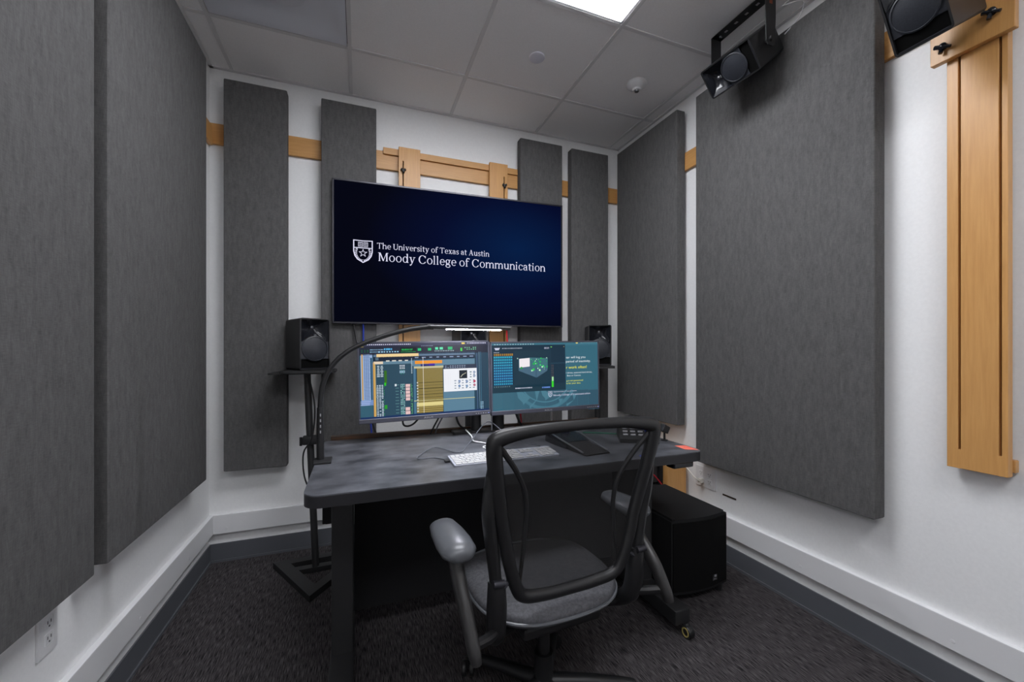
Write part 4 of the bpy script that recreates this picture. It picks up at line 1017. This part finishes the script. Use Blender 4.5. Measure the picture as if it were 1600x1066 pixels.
# mesh sling: fill between left and right sides, bowed
b = BM(); prof = catmull(half[2:], 4); n = len(prof); NX = 16; rows = []
for p in prof:
    rows.append([b.verts.new((p.x*(2*i/NX-1)*.985, p.y+.028*(1-(2*i/NX-1)**2)*math.sin(PI*min(1, max(0, (.96-p.z)/.48))), p.z)) for i in range(NX+1)])
for A, B in zip(rows, rows[1:]):
    for i in range(NX):
        if (A[i].co-A[i+1].co).length > 1e-5 and (B[i].co-B[i+1].co).length > 1e-5: b.faces.new((A[i], A[i+1], B[i+1], B[i]))
bmesh.ops.remove_doubles(b, verts=b.verts, dist=1e-5)
obj('back_mesh', b, M['mesh'], ch, smooth=True, angle=180)
for s_ in (-1, 1):
    b = BM(); tube(b, [(s_*.240, -.185, .925), (s_*.190, -.168, .86), (s_*.152, -.150, .79), (s_*.142, -.140, .72), (s_*.148, -.134, .64), (s_*.158, -.134, .56), (s_*.163, -.134, .505)], [.009, .008, .0075, .007, .007, .006, .006], 6, 8, flat=(1, .8)); o = obj('mesh_seam', b, M['frame'], ch, smooth=True)
    # outer upright, its socket and the links to the seat
    b = BM(); tube(b, [(s_*.244, -.188, .935), (s_*.254, -.166, .84), (s_*.254, -.150, .75), (s_*.243, -.140, .67), (s_*.232, -.138, .58), (s_*.229, -.138, .54)], [.010, .015, .020, .020, .018, .017], 6, 12, flat=(1.15, .9)); obj('upright', b, M['frame'], ch, smooth=True)
    b = BM(); tube(b, [(s_*.228, -.138, .565), (s_*.226, -.136, .50), (s_*.222, -.12, .42), (s_*.205, -.07, .375), (s_*.12, -.02, .36)], [.022, .027, .027, .022, .018], 6, 14); sk = obj('recline_link', b, M['frame'], ch, smooth=True)
    b = BM(); tube(b, [(s_*.228-.014*s_, -.158, .565), (s_*.228+.016*s_, -.158, .567)], .010, 1, 12); tube(b, [(s_*.215, -.150, .545), (s_*.190, -.138, .56)], .006, 1, 8); obj('hinge_cap', b, M['bezel'], sk, smooth=True)
    # armrest
    ax_, kf = (-.322, .92) if s_ < 0 else (.276, .72)
    b = BM(); rings = []
    secs = [(-.165, .012, .010), (-.158, .032, .020), (-.13, .046, .027), (-.07, .049, .028), (0, .046, .025), (.055, .038, .020), (.075, .020, .011), (.080, .004, .003)]
    for (y, hw, ht) in secs:
        rings.append([b.verts.new((ax_+hw*math.cos(2*PI*k/20), y*(kf if y < 0 else 1), .648+ht*math.sin(2*PI*k/20)*(1 if math.sin(2*PI*k/20) > 0 else .8)+.05*(y+.05)**2)) for k in range(20)])
    for A, B in zip(rings, rings[1:]):
        for k in range(20): b.faces.new((A[k], A[(k+1) % 20], B[(k+1) % 20], B[k]))
    b.faces.new(rings[0]); b.faces.new(rings[-1]); pad = obj('armrest', b, M['arm'], ch, smooth=True, angle=60)
    b = BM(); tube(b, [(ax_, -.085*kf, .632), (ax_+.002, -.11*kf, .58), (ax_+.008, -.155, .51), (ax_+.014, -.195, .445), (ax_+.018, -.205, .418)], [.027, .024, .021, .020, .015], 6, 14, flat=(1.1, .8)); obj('arm_stem', b, M['arm_dark'], pad, smooth=True)
    b = BM(); tube(b, [(ax_+.014, -.19, .450), (s_*.26, -.165, .440), (s_*.228, -.135, .430)], [.012, .013, .013], 5, 10); obj('arm_brace', b, M['frame'], pad, smooth=True)
# seat cushion
b = BM(); rings = []
def sup(hw, y0, y1, z, k=2.7, n=40):
    out = []
    for i in range(n):
        a = 2*PI*i/n; c, s2 = math.cos(a), math.sin(a)
        out.append((hw*math.copysign(abs(c)**(2/k), c), (y0+y1)/2+(y1-y0)/2*math.copysign(abs(s2)**(2/k), s2), z))
    return out
for (hw, y0, y1, z) in ((.17, -.09, .20, .385), (.215, -.130, .28, .392), (.232, -.148, .305, .410), (.235, -.152, .312, .428), (.226, -.145, .305, .440), (.19, -.11, .26, .447), (.10, -.04, .16, .445)):
    rings.append([b.verts.new((p[0], p[1], p[2]-.02*max(0, (p[1]-.2)/.1))) for p in sup(hw, y0, y1, z)])
for A, B in zip(rings, rings[1:]):
    for i in range(40): b.faces.new((A[i], A[(i+1) % 40], B[(i+1) % 40], B[i]))
b.faces.new(rings[0]); b.faces.new(rings[-1]); se = obj('seat', b, M['seatfab'], ch, smooth=True, angle=70)
b = BM(); tube(b, [p for p in sup(.235, -.153, .313, .418, n=24)], .005, 2, 8, closed=True); obj('seat_piping', b, M['arm'], se, smooth=True)
b = BM(); cbox(b, (0, .03, .365), (.26, .26, .035), .01); cbox(b, (0, .03, .335), (.14, .18, .04), .012); obj('mechanism', b, M['frame'], ch)
b = BM(); tube(b, [(0, .03, .07), (0, .03, .20)], .030, 1, 18); tube(b, [(0, .03, .20), (0, .03, .33)], .019, 1, 18); obj('gas_column', b, M['frame'], ch, smooth=True)
for k in range(5):
    a = R(198+72*k); c, s2 = math.cos(a), math.sin(a)
    b = BM(); tube(b, [(.015*c, .03+.015*s2, .105), (.16*c, .03+.16*s2, .092), (.30*c, .03+.30*s2, .072)], [.026, .021, .015], 4, 12, flat=(.9, 1)); lg = obj('base_leg', b, M['frame'], ch, smooth=True)
    b = BM(); X_, Y_ = .30*c, .03+.30*s2
    Mx = Matrix.Translation((X_, Y_, .0265)) @ Matrix.Rotation(a+.6, 4, 'Z') @ Matrix.Rotation(PI/2, 4, 'Y')
    for d_ in (-.013, .013): lathe(b, [(0, d_-.007), (.024, d_-.007), (.026, d_-.004), (.026, d_+.004), (.024, d_+.007), (0, d_+.007)], 20, Mx)
    tube(b, [(X_, Y_, .026), (X_, Y_, .07)], .008, 1, 8); obj('caster', b, M['black'], lg, smooth=True)

# ------------------------------------------------------------ camera, world, view
cam = bpy.data.cameras.new('camera'); co = bpy.data.objects.new('camera', cam); COL.objects.link(co)
cam.sensor_width = 36; cam.lens = 36*634/1600; cam.shift_y = 13/1600; cam.clip_start = .02
co.location = (0, 0, 1.165); co.rotation_euler = (R(90), 0, R(-20.6))
bpy.context.scene.camera = co
w = bpy.data.worlds.new('world'); bpy.context.scene.world = w; w.use_nodes = True
w.node_tree.nodes['Background'].inputs[0].default_value = (0, 0, 0, 1)
vs = bpy.context.scene.view_settings
vs.view_transform = 'Standard'; vs.look = 'None'; vs.gamma = 1; vs.exposure = 0
try: vs.use_curve_mapping = False
except Exception: pass
